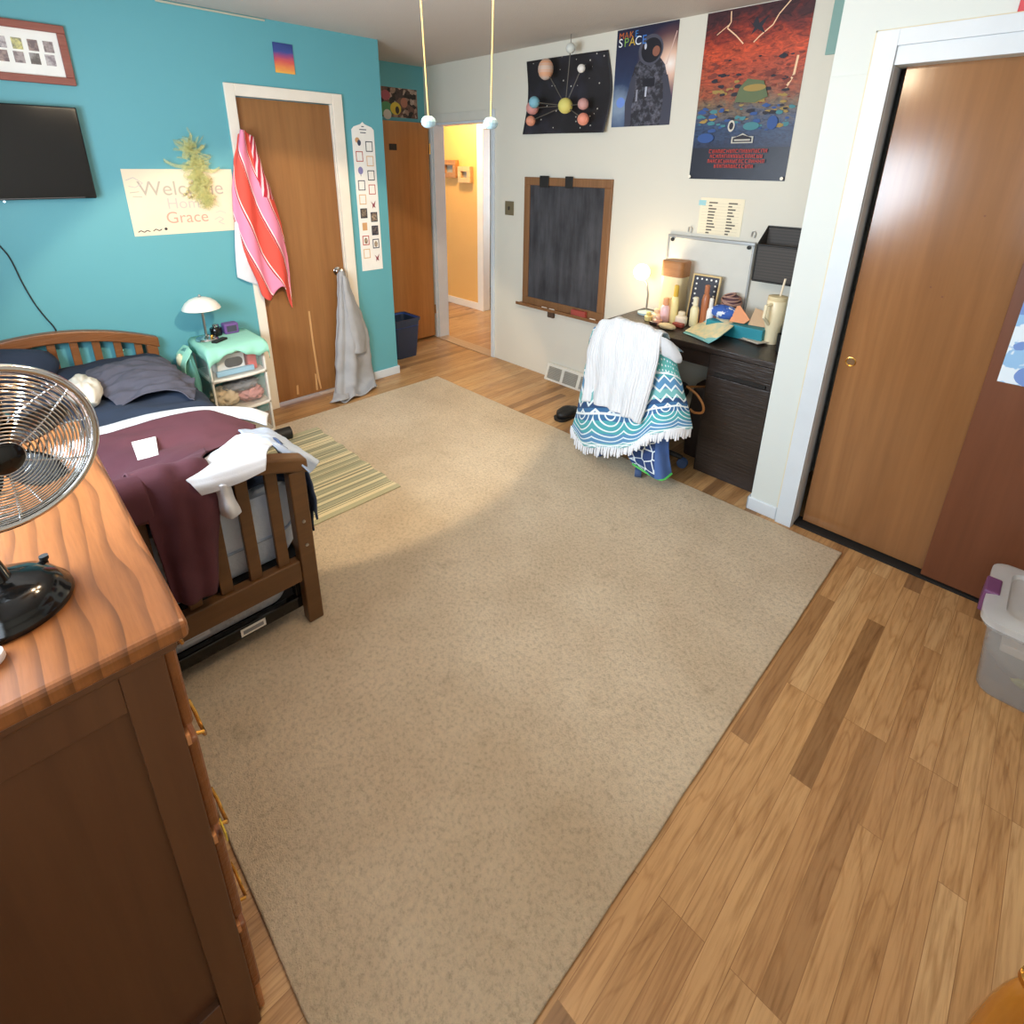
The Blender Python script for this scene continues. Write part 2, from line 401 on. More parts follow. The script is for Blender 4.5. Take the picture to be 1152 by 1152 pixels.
# hallway beyond the doorway
mb = MB().box((-3, 4.27, 0), (-1.06, 4.37, H), M_orange).box((-1.06, 4.27, 2.03), (-.3, 4.37, H), M_orange).box((-.3, 4.27, 0), (1.5, 4.37, H), M_orange)
struct('wall_hall', mb)
struct('wall_hall_end', MB().box((-3.1, Y1, 0), (-3, 4.4, H), M_orange).box((1.5, Y1+.12, 0), (1.6, 4.4, H), M_orange))
struct('wall_far_room', MB().box((-3, 5.25, 0), (1.6, 5.35, H), M_pale).box((1.5, 4.37, 0), (1.6, 5.3, H), M_pale).box((-3.1, 4.37, 0), (-3, 5.3, H), M_pale))
mb = MB().box((-1.14, 4.25, 0), (-1.04, 4.27, 2.1), M_cas).box((-1.04, 4.25, 2.03), (-.25, 4.27, 2.1), M_cas).box((-1.061, 4.27, 0), (-1.05, 4.37, 2.03), M_cas)
struct('trim_1', mb, bevel=.004)
struct('baseboard_hall', MB().box((-3, 4.252, 0), (-1.14, 4.27, .085), M_cas), bevel=.004)
# bedroom doorway casing and threshold
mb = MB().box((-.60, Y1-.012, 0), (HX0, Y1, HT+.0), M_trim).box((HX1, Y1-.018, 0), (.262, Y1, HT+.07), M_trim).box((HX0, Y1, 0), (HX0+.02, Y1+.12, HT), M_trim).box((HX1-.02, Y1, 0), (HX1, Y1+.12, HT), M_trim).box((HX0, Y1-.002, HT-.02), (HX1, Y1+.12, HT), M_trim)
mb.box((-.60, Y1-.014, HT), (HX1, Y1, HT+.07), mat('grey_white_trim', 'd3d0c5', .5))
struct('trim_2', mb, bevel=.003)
struct('trim_3', MB().box((HX0, Y1-.03, 0), (HX1, Y1+.1, .008), mat('threshold_oak', wood('b3936f', 'c0a280', 'x'), .4)), bevel=.003)
# teal wall door with its casing
mb = MB().box((0, 1.277, 0), (.018, D0, 2.096), M_cas).box((0, D1, 0), (.018, 2.029, 2.096), M_cas).box((0, D0, DT), (.018, D1, 2.096), M_cas)
mb.box((-.1, D0-.001, 0), (.002, D0+.006, DT), M_cas).box((-.1, D1-.006, 0), (.002, D1+.001, DT), M_cas)
struct('trim_4', mb, bevel=.004)
d1 = struct('door_1', MB().box((-.058, D0+.008, .022), (-.02, D1-.008, DT-.004), M_doorw), bevel=.002)
M_scr = mat('bare_wood_scratch', 'c79a67', .7)
def scr(*pp):
    mb = MB().prism([at(u, v, 'x', -.0198) for u, v in pp], (1, 0, 0), .0006, M_scr); obj('scratch', mb, d1, label='pale scratch in the brown door')
scr((346.6,350),(348.6,350),(353,385),(359.5,425),(362,437),(360.5,437.5),(357,425),(351,385))
scr((354,420),(356,421),(358,438.5),(355.8,439)); scr((333.5,434),(335.5,433),(336.5,443.5),(334,444))
obj('door_knob', MB().lathe([(.03,0),(.03,.004),(.012,.008),(.011,.03),(.022,.036),(.027,.048),(.024,.058),(.0,.062)], (-.02, 1.892, .915), M_chrome, 20, (1,0,0)), d1, smooth=True, label='chrome door knob')
# bedroom door, swung open flat against the alcove wall
d2 = struct('door_2', MB().box((-.64, 2.45, .022), (-.605, Y1-.02, 2.008), M_doorw2), bevel=.002)
obj('sticker', MB().box(at(437.5, 161.5, 'x', -.605), at(446.5, 169, 'x', -.602), M_blackm), d2, label='small dark sticker')
for z in (.25, 1.75): obj('hinge', MB().lathe([(.008,0),(.008,.09)], (-.6, Y1-.012, z), M_brass, 10), d2, smooth=True)
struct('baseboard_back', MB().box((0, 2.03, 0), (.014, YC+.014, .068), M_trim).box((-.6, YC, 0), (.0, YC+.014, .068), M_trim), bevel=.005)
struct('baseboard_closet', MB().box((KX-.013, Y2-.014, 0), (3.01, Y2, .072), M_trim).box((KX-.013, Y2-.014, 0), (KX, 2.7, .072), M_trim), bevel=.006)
# closet casing and its two sliding doors
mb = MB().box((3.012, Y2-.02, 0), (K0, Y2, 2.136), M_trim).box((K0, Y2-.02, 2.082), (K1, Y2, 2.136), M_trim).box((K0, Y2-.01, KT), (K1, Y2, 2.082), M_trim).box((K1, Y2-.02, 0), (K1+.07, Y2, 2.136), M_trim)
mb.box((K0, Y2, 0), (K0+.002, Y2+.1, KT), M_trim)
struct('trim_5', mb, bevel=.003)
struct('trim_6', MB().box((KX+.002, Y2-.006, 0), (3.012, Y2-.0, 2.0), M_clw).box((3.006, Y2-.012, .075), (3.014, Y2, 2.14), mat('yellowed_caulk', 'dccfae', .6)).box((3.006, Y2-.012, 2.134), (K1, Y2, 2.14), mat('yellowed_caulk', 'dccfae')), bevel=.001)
d3 = struct('door_3', MB().box((3.112, 2.642, .02), (3.70, 2.672, KT+.03), M_slide), bevel=.002)
pc = at(957, 407, 'y', 2.642)
obj('finger_pull', MB().lathe([(.021,0),(.021,.002),(.019,.0025),(.016,.001),(.016,.0005)], pc, M_brass, 28, (0,-1,0)), d3, smooth=True, label='round brass finger pull')
obj('finger_pull_cup', MB().lathe([(.0155,0),(.0155,.0012)], pc, mat('pull_cup', '9d7d5c', .3, .8), 24, (0,-1,0)), d3)
for (u, v) in ((1047,323),(1060,334),(1108,243)):
    obj('knot', MB().lathe([(.004,0),(.0038,.0006)], at(u, v, 'y', 2.642), mat('dark_knot', '6f3d17'), 10, (0,-1,0)), d3)
d4 = struct('door_4', MB().box((3.603, 2.604, .02), (4.25, 2.636, KT+.03), M_slide2), bevel=.002)
d5 = struct('door_5', MB().box((4.2, 2.642, .02), (4.69, 2.672, KT+.03), M_slide), bevel=.002)
struct('trim_7', MB().box((K0, 2.60, 0), (K1, 2.68, .012), M_dark))
struct('trim_8', MB().box((.001, 1.0, H-.016), (.010, 1.57, H-.006), mat('cable_cover', 'b9b7a4', .5)), bevel=.002)

# ------------------------------------------------------------------ rugs
def pile(g):
    a = g.noise(g.obj, 2.2, 4, .6); b = g.noise(g.obj, 70, 4, .75); c = g.noise(g.obj, 260, 2, .8)
    col = g.mix(g.ramp(a, [(.35, (0,0,0,1)), (.65, (1,1,1,1))]), lin('d2bd9f'), lin('e2cfb2'))
    col = g.mul(col, g.ramp(b, [(.3, (.74,.72,.70,1)), (.5, (1,1,1,1)), (.75, (1.12,1.11,1.09,1))]))
    st = g.noise(g.obj, 5.5, 3, .7)
    return g.mul(col, g.ramp(st, [(.62, (1,1,1,1)), (.76, (.84,.82,.79,1))])), b + c * .7
M_rug = mat('beige_pile', pile, .95, bump=(.9, 1), dist=.012)
mb = MB(); rx0, rx1, ry0, ry1 = .307, 3.323, .13, 2.525
N = 60; vs = []
for top in (0, 1):
    for e in range(4):
        for i in range(N):
            t = i / N; p = [(rx0+(rx1-rx0)*t, ry0), (rx1, ry0+(ry1-ry0)*t), (rx1-(rx1-rx0)*t, ry1), (rx0, ry1-(ry1-ry0)*t)][e]
            q = Vector((*p, .0)); k = .0022 * mn.noise(q * 6); vs.append((p[0]+k, p[1]+k, .012*top))
L = 4 * N
mb.add(vs, [tuple(range(L))[::-1], tuple(range(L, 2*L))] + [(i, (i+1) % L, L+(i+1) % L, L+i) for i in range(L)], M_rug)
rug = tag(obj('area_rug', mb, bevel=.004), 'large beige cut pile area rug covering most of the oak floor', 'rug')
def stripes(g):
    x, y, z = g.sep(g.uv); f = x * 15.
    k = g.noise(g.vec((x * 30.).floor(), 0., 0.), 3.7, 0); wv = g.noise(g.obj, 400, 2)
    fr = f.fract(); a = g.mix((fr > .62), lin('a9a78a'), lin('d9cfa8'))
    a = g.mix((x * 4.1 + .18).fract() < .16, a, lin('e0d3ab')); a = g.mix((x * 31.).fract() < .14, a, lin('7f8270'))
    a = g.mix((x * 9.3 + .5).fract() < .1, a, lin('8d8a72'))
    a = g.mix(((x < .035) + (x > .965)), a, lin('b4b08f'))
    return g.mul(a, g.ramp(wv, [(.3, (.85,.85,.85,1)), (.6, (1,1,1,1))])), wv
M_mat = mat('striped_weave', stripes, .9, bump=(.4, 1), dist=.004)
mb = MB(); NX = 40; vs = []; uvs = []
for j in range(7):
    for i in range(NX+1):
        t = i / NX; x = .518 + (1.487-.518)*t; y = .80 + (1.368-.80)*j/6
        vs.append((x, y + .006*math.sin(t*40) * (j == 6), .0165 + .0008*mn.noise(Vector((x*8, y*8, 0))))); uvs.append((t, j/6))
mb.add(vs, [(j*(NX+1)+i, j*(NX+1)+i+1, (j+1)*(NX+1)+i+1, (j+1)*(NX+1)+i) for j in range(6) for i in range(NX)], M_mat, uvs)
tag(obj('striped_mat', mb, solid=.005), 'small sage and cream striped woven mat beside the bed', 'mat')

# ------------------------------------------------------------------ ceiling fan (its two pull chains hang into view)
FX, FY = 2.6, .87
t = thing('ceiling_fan', 'ceiling fan with warm lamps over the room', 'ceiling fan', (FX, FY, H))
obj('motor', MB().lathe([(.07,0),(.07,-.03),(.02,-.035),(.02,-.07),(.12,-.08),(.13,-.14),(.08,-.17),(.05,-.19)], (FX, FY, H-.001), M_brass, 28), t, smooth=True)
for k in range(5):
    a = 2*PI*k/5 + .35; dx, dy = math.cos(a), math.sin(a); e = Vector((dx,dy,0)); n = Vector((-dy,dx,0)); o = Vector((FX,FY,H-.115))
    obj('blade', MB().hexa([o+e*.14-n*.05, o+e*.6-n*.065, o+e*.6+n*.065, o+e*.14+n*.05]+[q+Vector((0,0,.008)) for q in (o+e*.14-n*.05, o+e*.6-n*.065, o+e*.6+n*.065, o+e*.14+n*.05)], M_doorw), t, bevel=.003)
M_bulb = mat('warm_bulb', 'fff0d8', .4, emit=('ffdcae', 9.))
for k in range(3):
    a = 2*PI*k/3 + .5; o = (FX + .11*math.cos(a), FY + .11*math.sin(a), H-.215)
    obj('bulb', MB().ball(o, .035, M_bulb, 16), t, smooth=True)
    point('fan_lamp', (FX + .16*math.cos(a), FY + .16*math.sin(a), H-.27), LAMP_W/3, (1, .80, .56), .05)
sl = bpy.data.lights.new('rug_pool_spot', 'SPOT'); sl.energy = SPOT_W; sl.color = (1, .80, .55); sl.spot_size = math.radians(68); sl.spot_blend = .16; sl.shadow_soft_size = .04  # extra spot added at the fan to throw the warm pool on the rug
so = bpy.data.objects.new('rug_pool_spot', sl); C.objects.link(so); so.location = (FX-.17, FY+.06, H-.27)
so.rotation_euler = Vector((-2.0, .50, -1.95)).to_track_quat('-Z', 'Y').to_euler()
M_crys = mat('blue_white_crystal', 'c9edf8', .08, trans=.3)
for (ku, kv), (tu, tv), lab in (((482,137),(473,0),'brass ball chain with crystal knob, left one before the brown alcove door'), ((552,138.5),(555,0),'brass ball chain with crystal knob, right one at the doorway edge')):
    q = FW + RT*((ku-PX)/FPX) - UP*((kv-PY)/FPX); b = CAM + q*1.25
    q = FW + RT*((tu-PX)/FPX) - UP*((tv-PY)/FPX); a = CAM + q*1.262
    top = a + (a-b) * ((H-.16-a.z) / (a.z-b.z))
    c = thing('pull_chain', lab, 'pull chain', b, 'pull chains of the ceiling fan')
    M_chn = mat('pale_brass_chain', 'e8c987', .4, .4)
    mb = MB().tube([b + Vector((0,0,.012)), top], .0013, M_chn, 6)
    n = 120
    for i in range(n):
        p = b.lerp(top, i/n) + Vector((0,0,.012)); mb.ball(p, .0023, M_chn, 6)
    obj('chain', mb, c, smooth=True)
    obj('knob', MB().lathe([(.004,.013),(.011,.011),(.0155,.006),(.0172,0),(.0155,-.007),(.010,-.012),(.003,-.0135)], b, M_crys, 14), c, smooth=True, ang=20, label='faceted pale blue crystal knob')

# ------------------------------------------------------------------ hall pictures
for pp, lab, c in ((((498,180),(514,200)), 'amber wooden box frame on the orange hall wall, the left one', 'b07a45'), (((516,187),(530,206)), 'cream wooden box frame on the orange hall wall, nearer the far doorway', 'd8b27c')):
    a, b = at(*pp[0], 'y', 4.235), at(*pp[1], 'y', 4.235)
    t = thing('picture_frame', lab, 'picture frame', (a.x, 4.25, b.z), 'hall box frames'); m = mat('frame_' + c, wood(c, c, 'z'), .5)
    mb = MB(); wd = .055
    mb.box((a.x, 4.215, b.z), (b.x, 4.268, b.z+wd), m).box((a.x, 4.215, a.z-wd), (b.x, 4.268, a.z), m).box((a.x, 4.215, b.z+wd), (a.x+wd, 4.268, a.z-wd), m).box((b.x-wd, 4.215, b.z+wd), (b.x, 4.268, a.z-wd), m)
    obj('frame', mb, t, bevel=.003)
    obj('picture', MB().box((a.x+wd, 4.25, b.z+wd), (b.x-wd, 4.266, a.z-wd), mat('grey_print', lambda g: g.mix(g.noise(g.obj, 14, 3), lin('6d6a60'), lin('b9b2a0')), .5)), t)
t = thing('hall_ceiling_light', 'round ceiling light in the hallway', 'ceiling light', (-1.1, 3.8, H))
obj('shade', MB().lathe([(.13,0),(.13,-.02),(.11,-.06),(.06,-.085),(0,-.09)], (-1.1, 3.8, H-.001), mat('hall_shade', 'fff0d0', .4, emit=('ffcf85', 4.)), 24), t, smooth=True)
point('hall_lamp', (-1.1, 3.8, H-.2), HALL_W, (1, .74, .42), .1)

# ------------------------------------------------------------------ teal wall: frame, television, banner, painting, chart
a, b = at(72, 30, 'x', .012), at(85, 97, 'x', .012); y1 = (a.y+b.y)/2; y0 = -.10; z0, z1 = b.z, a.z
t = thing('photo_frame', 'reddish wooden frame with rows of small photos on white mat, above the television', 'picture frame', (0, y0, z0))
M_fr = mat('red_frame_wood', wood('8b4a3f', '97574a', 'y'), .4); wd = .034
obj('frame', MB().box((.002, y0, z0), (.024, y1, z0+wd), M_fr).box((.002, y0, z1-wd), (.024, y1, z1), M_fr).box((.002, y0, z0+wd), (.024, y0+wd, z1-wd), M_fr).box((.002, y1-wd, z0+wd), (.024, y1, z1-wd), M_fr), t, bevel=.003)
obj('mat_board', MB().box((.002, y0+wd, z0+wd), (.010, y1-wd, z1-wd), M_paper), t)
ph = [mat('photo_print_%d' % i, (lambda c, d: lambda g: g.mix(g.ramp(g.noise(g.obj, 45, 3), [(.4, (0,0,0,1)), (.6, (1,1,1,1))]), lin(c), lin(d)))(c, d), .4) for i, (c, d) in enumerate((('6b5f63','a89a98'),('5c5654','9c9694'),('857a80','c4bcbc'),('8d8a70','d9d28a'),('706063','a58f88')))]
k = 0
for row in (53, 68):
    for j in range(9):
        c = at(54.5 if row == 53 else 57, row, 'x', .01); yy = c.y - j * .058
        if yy < y0 + wd + .03: continue
        obj('photo', MB().box((.010, yy-.019, c.z-.024), (.0115, yy+.019, c.z+.024), ph[(k*3+j) % 5]), t); k += 1
# television
a, b, c = at(88, 121, 'x', .07), at(107.5, 223, 'x', .07), at(0, 228, 'x', .07)
ty1 = (a.y+b.y)/2; ty0 = ty1 - .80; tz0, tz1 = b.z, a.z
t = thing('television', 'black flat screen television mounted on the teal wall', 'television', (0, (ty0+ty1)/2, tz0))
obj('housing', MB().box((.028, ty0, tz0), (.068, ty1, tz1), M_black), t, bevel=.006)
obj('screen', MB().box((.067, ty0+.014, tz0+.022), (.0695, ty1-.014, tz1-.014), mat('tv_screen', '121214', .1)), t)
obj('wall_bracket', MB().box((.001, (ty0+ty1)/2-.15, tz0+.12), (.03, (ty0+ty1)/2+.15, tz1-.12), M_blackm), t)
obj('trim_bar', MB().box((.0685, ty0+.2, tz0+.004), (.0705, ty1-.05, tz0+.008), mat('tv_bar', '6e6b6b', .2, .6)), t, label='thin shiny strip along the lower edge')
obj('power_light', MB().ball(at(5, 227, 'x', .07), .0045, mat('power_led', 'ffffff', .3, emit=('dfeaff', 2.)), 8), t)
pts = [at(*p, 'x', .008) for p in ((-30,245),(0,277),(12,292),(25,318),(38,340),(50,356),(62,370),(66,385))]
tag(obj('power_cord', MB().tube([cr(pts, i/30) for i in range(31)], .003, M_blackm, 6), smooth=True), 'thin dark cord hanging down the teal wall behind the headboard', 'cord')
# banner
a, b, c = at(135, 190, 'x', .001), at(152, 266, 'x', .001), at(262, 259, 'x', .001)
sz0, sz1, sy0, sy1 = (b.z+c.z)/2, a.z, .684, 1.252; W_, H_ = sy1-sy0, sz1-sz0
M_ban = mat('cream_poster_paper', 'ead9bd', .8); M_ink = mat('grey_marker', 'b9ab9b', .8); M_red = mat('red_marker', 'd6a08c', .8); M_lil = mat('lilac_pencil', 'cbbcb4', .8); M_bk = mat('black_ink', '3a3434', .8)
sh = [('text', 'Welcome', W_*.50, H_*.70, .112, M_ink), ('text', 'Home', W_*.52, H_*.47, .085, M_lil), ('text', 'Grace', W_*.50, H_*.25, .092, M_red),
      ('line', [(.012, .30), (.05, .315), (.09, .285), (.05, .262), (.02, .27)], .004, M_lil), ('line', [(.02, .235), (.065, .24)], .004, M_ink), ('line', [(.03, .215), (.075, .212)], .004, M_ink),
      ('line', [(.02, .022), (.035, .03), (.05, .02), (.065, .03), (.08, .022)], .005, M_bk), ('line', [(.095, .024), (.11, .034), (.125, .024), (.14, .032)], .005, M_bk), ('disc', .16, .032, .008, .008, M_bk),
      ('line', [(.43, .07), (.46, .085), (.48, .07), (.45, .055), (.48, .04)], .004, M_lil), ('line', [(.44, .11), (.47, .12), (.5, .105)], .003, M_lil)]
tag(sheet('welcome_banner', (.001, sy0, sz0), (0,1,0), (0,0,1), W_, H_, M_ban, sh), 'cream paper banner with hand lettered greeting on the teal wall left of the door', 'banner')
# tulle bow of yellow-green net over the banner
t = thing('tulle_decoration', 'pale yellow-green tulle bunch hanging over the top of the cream banner', 'decoration', at(215, 205, 'x', .02))
M_tul = mat('yellow_green_tulle', lambda g: g.mix(g.noise(g.obj, 20, 3), lin('c3c583'), lin('dcd68e')), .8, alpha=.34)
rs = random.Random(11); mb = MB(); spine = [(212,164),(217,174),(221,186),(224,198),(226,210),(232,220),(240,226)]
for i in range(230):
    k = rs.uniform(0, 5.6); a = cr([Vector((p[0], p[1], 0)) for p in spine], k/6); L_ = rs.uniform(6, 17) * (1.25 if k < 2.5 else .8); an = rs.uniform(0, 2*PI)
    p1 = (a.x + rs.uniform(-4, 4), a.y + rs.uniform(-5, 5)); p2 = (p1[0] + L_*math.cos(an), p1[1] + L_*.8*math.sin(an) + (3 if k > 3 else -1)); pm = ((p1[0]+p2[0])/2 + rs.uniform(-5, 5), (p1[1]+p2[1])/2 + rs.uniform(-5, 5))
    d0, d1, d2 = (rs.uniform(.008, .05) for _ in range(3)); w0 = rs.uniform(.006, .018); ps = [at(*p1, 'x', d0), at(*pm, 'x', d1), at(*p2, 'x', d2)]
    pts_ = [cr(ps, q/6) for q in range(7)]; up_ = Vector((rs.uniform(-.4, .4), rs.uniform(-1, 1), rs.uniform(-1, 1))).normalized(); vs = []
    for p in pts_: vs += [p - up_*w0, p + up_*w0]
    mb.add(vs, [(2*q, 2*q+2, 2*q+3, 2*q+1) for q in range(6)], M_tul)
obj('net', mb, t, smooth=True, open=True, kind='stuff')
for pp in (((184,180),(196,186),(210,188)), ((225,190),(238,193),(247,189))):
    ps = [at(*p, 'x', .03 + .01*k) for k, p in enumerate(pp)]
    cloth('ribbon', [[q + Vector((0, 0, .009)) for q in ps], ps, [q - Vector((0, 0, .010)) for q in ps]], M_tul, t, 14, 6, .015, 30, .001)
for (u, v) in ((208,219),(213,222),(217,220),(211,216),(214,206)): obj('trinket', MB().ball(at(u, v, 'x', .03), .009, mat('gold_trinket', 'e8dca0', .25, .6), 8), t, smooth=True, label='small shiny gold trinket')
# sunset painting
M_sun = mat('sunset_paint', lambda g: g.ramp(g.sep(g.uv)[1] + (g.noise(g.vec(g.sep(g.obj)[1] * .3, 0., g.sep(g.obj)[2]), 30, 3) - .5) * .25, [(0, 'f0b24e'), (.18, 'e98a4f'), (.4, 'd65a58'), (.58, '9a4a7c'), (.72, '3d4f95'), (1, '2b3f7d')]), .6)
a, b = at(306, 47, 'x', .002), at(332, 85, 'x', .002)
tag(sheet('sunset_painting', (.001, a.y, b.z+.005), (0,1,0), (0,0,1), b.y-a.y, a.z-b.z-.005, M_sun, th=.006), 'small blue to orange sunset painting above the brown door', 'painting')
# years chart
cy0, cy1, cz0, cz1 = 2.088, 2.264, .893, 1.885
M_ch = mat('chart_white', 'f0ede6', .7); cols = [mat('chart_line_%d' % i, c, .7) for i, c in enumerate(('2c3240','b5554d','d9b384','3c4258','8a3b46'))]; pk = [mat('chart_photo_%d' % i, (lambda c, d: lambda g: g.mix(g.ramp(g.noise(g.obj, 60, 2), [(.4, (0,0,0,1)), (.6, (1,1,1,1))]), lin(c), lin(d)))(c, d)) for i, (c, d) in enumerate((('4a4038','8b7a68'),('6a5a50','b09a80'),('3c3a40','7a6c66')))]
CW, CH = cy1-cy0, cz1-cz0; sh = [('poly', [(0, CH), (CW*.1, CH+.018), (CW*.4, CH+.035), (CW*.5, CH+.05), (CW*.6, CH+.035), (CW*.9, CH+.018), (CW, CH)], M_ch)]
for zz, wd in ((CH+.02, .02), (CH-.0, .055), (CH-.02, .045)): sh += [('line', [(CW/2-wd/2, zz), (CW/2+wd/2, zz)], .006, cols[3])]
lay = [(0,'p',2),(1,'f',0),(0,'f',1),(1,'f',2),(0,'b',3),(1,'f',0),(0,'f',3),(1,'f',1),(0,'f',2),(1,'t',4),(0,'q',0),(1,'q',1),(0,'s',2),(1,'q',2),(0,'q2',1),(1,'q2',3),(0,'f',2),(1,'t',4)]
for i, (col, ty, ci) in enumerate(lay):
    r = i // 2; x = .018 + col * .083; y = CH - .115 - r * .098 - col * .03; w_, h_ = .056, .07
    if ty in 'f': sh += [('rect', x, y, w_, h_, cols[ci]), ('rect', x+.006, y+.006, w_-.012, h_-.012, M_ch)]
    elif ty == 'q': sh += [('rect', x, y, w_, h_, cols[0]), ('rect', x+.007, y+.007, w_-.014, h_-.014, pk[ci])]
    elif ty == 'q2': sh += [('rect', x, y, w_, h_, cols[ci]), ('rect', x+.007, y+.007, w_-.014, h_-.014, M_ch), ('disc', x+w_/2, y+h_*.45, .014, .022, pk[1])]
    elif ty == 's': sh += [('rect', x+.008, y+.01, w_*.7, h_*.8, mat('chart_tan', 'cfa070'))]
    elif ty == 'b': sh += [('disc', x+w_/2, y+h_*.55, .02, .026, mat('chart_lilac', '8d86b4')), ('line', [(x+w_/2, y+h_*.2), (x+w_/2, y)], .004, cols[3])]
    elif ty == 'p': sh += [('disc', x+.02, y+.045, .018, .018, mat('chart_tan', 'cfa070')), ('disc', x+.033, y+.028, .014, .02, cols[3])]
    else: sh += [('poly', [(x+.01, y+.05), (x+.03, y+.03), (x+.05, y+.055), (x+.04, y+.02), (x+.045, y), (x+.03, y+.012), (x+.02, y-.004), (x+.022, y+.025)], cols[4])]
tag(sheet('years_chart', (.001, cy0, cz0), (0,1,0), (0,0,1), CW, CH, M_ch, sh, th=.004), 'long narrow white chart of little picture frames on the teal wall right of the door', 'wall chart')
# crowd poster in the alcove
M_crowd = mat('crowd_print', lambda g: g.mul(g.ramp(g.sep(g.voro(g.obj, 26, 'Color'))[0], [(0, '2e2723'), (.25, '6e5146'), (.5, '9a7f70'), (.7, '4a3a36'), (.85, 'b09a8c'), (1, '8a4a50')], 'CONSTANT'), g.ramp(g.noise(g.obj, 60, 3), [(.3, (.6,.6,.6,1)), (.7, (1.2,1.2,1.2,1))])), .6)
a, b = at(428, 96.5, 'x', AX+.002), at(470, 134, 'x', AX+.002)
W_, H_ = b.y-a.y, a.z-b.z
tag(sheet('crowd_poster', (AX+.001, a.y, b.z), (0,1,0), (0,0,1), W_, H_, M_crowd, [('disc', W_*.12, H_*.25, .07, .06, mat('poster_green', '4f8a5b')), ('disc', W_*.38, H_*.3, .055, .05, mat('poster_yellow', 'c9b03c')), ('disc', W_*.42, H_*.25, .02, .03, M_bk), ('disc', W_*.14, H_*.08, .04, .04, mat('poster_light', 'c8beb4')), ('disc', W_*.12, H_*.72, .045, .04, mat('poster_rose', 'a0505a')), ('disc', W_*.62, H_*.52, .035, .04, mat('poster_skin', 'a8705c'))]), 'small busy colourful poster above the brown door in the alcove', 'poster')

# ------------------------------------------------------------------ hanging towel and sweatshirt, bin
t = thing('hanging_towel', 'pink and red striped beach towel hanging at the top left of the brown door', 'towel', at(272, 150, 'x', .05))
def twl(g):
    x, y, z = g.sep(g.uv); d = x * .75 + (g.noise(g.vec(x, y * .5, 0.), 3, 2) - .5) * .08
    e = (y * .9 - x * .95 + 1.0)
    f = (e * 1.75 + .25).fract()
    c = g.ramp(f, [(0, 'e8574a'), (.34, 'e8574a'), (.345, 'f6d9d6'), (.38, 'b23340'), (.42, 'f6d9d6'), (.425, 'f08fb0'), (.78, 'ef88ab'), (.785, 'f8e0e0'), (.82, 'b23340'), (.86, 'f8e0e0'), (.865, 'e8574a')], 'CONSTANT')
    return g.mix((x > .68) * (y < .42), c, g.ramp(((x + y) * 9.).fract(), [(0, 'b8283a'), (.55, 'c53245'), (.56, 'e9a8b6'), (.7, 'f3d0d4')], 'CONSTANT')), g.noise(g.obj, 300, 2)
M_tw = mat('pink_towel', twl, .95, bump=(.3, 1), dist=.003)
X_ = lambda rows, dx: [[at(u, v, 'x', d) for (u, v), d in zip(r, dx)] for r in rows]
rows = X_([[(268,151),(272,146),(279,150),(286,156)], [(262,190),(272,183),(286,186),(297,190)], [(262,238),(280,237),(298,238),(315,243)], [(272,285),(288,285),(308,287),(325,290)], [(290,318),(304,338),(317,322),(331,347)]], (.035, .075, .055, .03))
cloth('towel_front', rows, M_tw, t, 44, 50, .008, 10, .006, folds=lambda a, b: .018*math.sin(a*13+b*2)*min(1, .3+b))
rows = X_([[(266,200),(272,205),(280,210)], [(264,255),(275,258),(290,262)], [(265,290),(278,292),(296,295)], [(267,312),(282,318),(298,322)]], (.025, .04, .03))
cloth('towel_back', rows, fab('grey_white_terry', 'cdd3da', 'd8dde2'), t, 20, 24, .006, 12, .005, label='pale reverse side of the towel')
obj('hook', MB().tube([at(270, 150, 'x', .019), at(270, 151, 'x', .05), at(271, 145, 'x', .06)], .004, M_chrome, 8), t, smooth=True)
t = thing('hanging_sweatshirt', 'light grey sweatshirt hanging from the door knob down to the floor', 'sweatshirt', (.08, 1.9, .9))
rows = [[at(380,308,'x',.05), at(383,305,'x',.085), at(386,305,'x',.085), at(389,308,'x',.05)],
        [at(379,330,'x',.03), at(384,330,'x',.08), at(391,332,'x',.08), at(398,335,'x',.03)],
        [at(378,360,'x',.03), at(386,360,'x',.09), at(397,360,'x',.10), at(409,362,'x',.035)],
        [at(376,400,'x',.03), at(386,400,'x',.10), at(401,400,'x',.11), at(415,396,'x',.035)],
        [at(376,428,'x',.04), at(386,430,'x',.11), at(402,430,'x',.12), at(420,424,'x',.035)],
        [at(375,450,'z',.02), at(387,452,'z',.02), at(402,446,'z',.02), at(424,436,'z',.02)]]
cloth('body', rows, M_greyc, t, 40, 60, .012, 9, .006, folds=lambda a, b: .016*math.sin(a*17 + b*1.5)*min(1, b*2))
rows = [[at(385,310,'x',.10), at(388,310,'x',.105), at(391,314,'x',.08)], [at(388,335,'x',.11), at(393,335,'x',.115), at(399,337,'x',.08)], [at(394,370,'x',.12), at(401,370,'x',.125), at(409,370,'x',.08)], [at(399,398,'x',.12), at(406,398,'x',.13), at(412,396,'x',.08)]]
cloth('sleeve', rows, M_greyc, t, 16, 30, .008, 12, .006)
rows = [[at(376,442,'z',.05), at(384,444,'z',.06), at(392,442,'z',.05)], [at(374,449,'z',.035), at(383,450,'z',.05), at(393,448,'z',.035)], [at(371,453,'z',.018), at(380,452,'z',.03), at(390,449,'z',.018)]]
cloth('cuff', rows, M_greyc, t, 16, 14, .006, 14, .005)
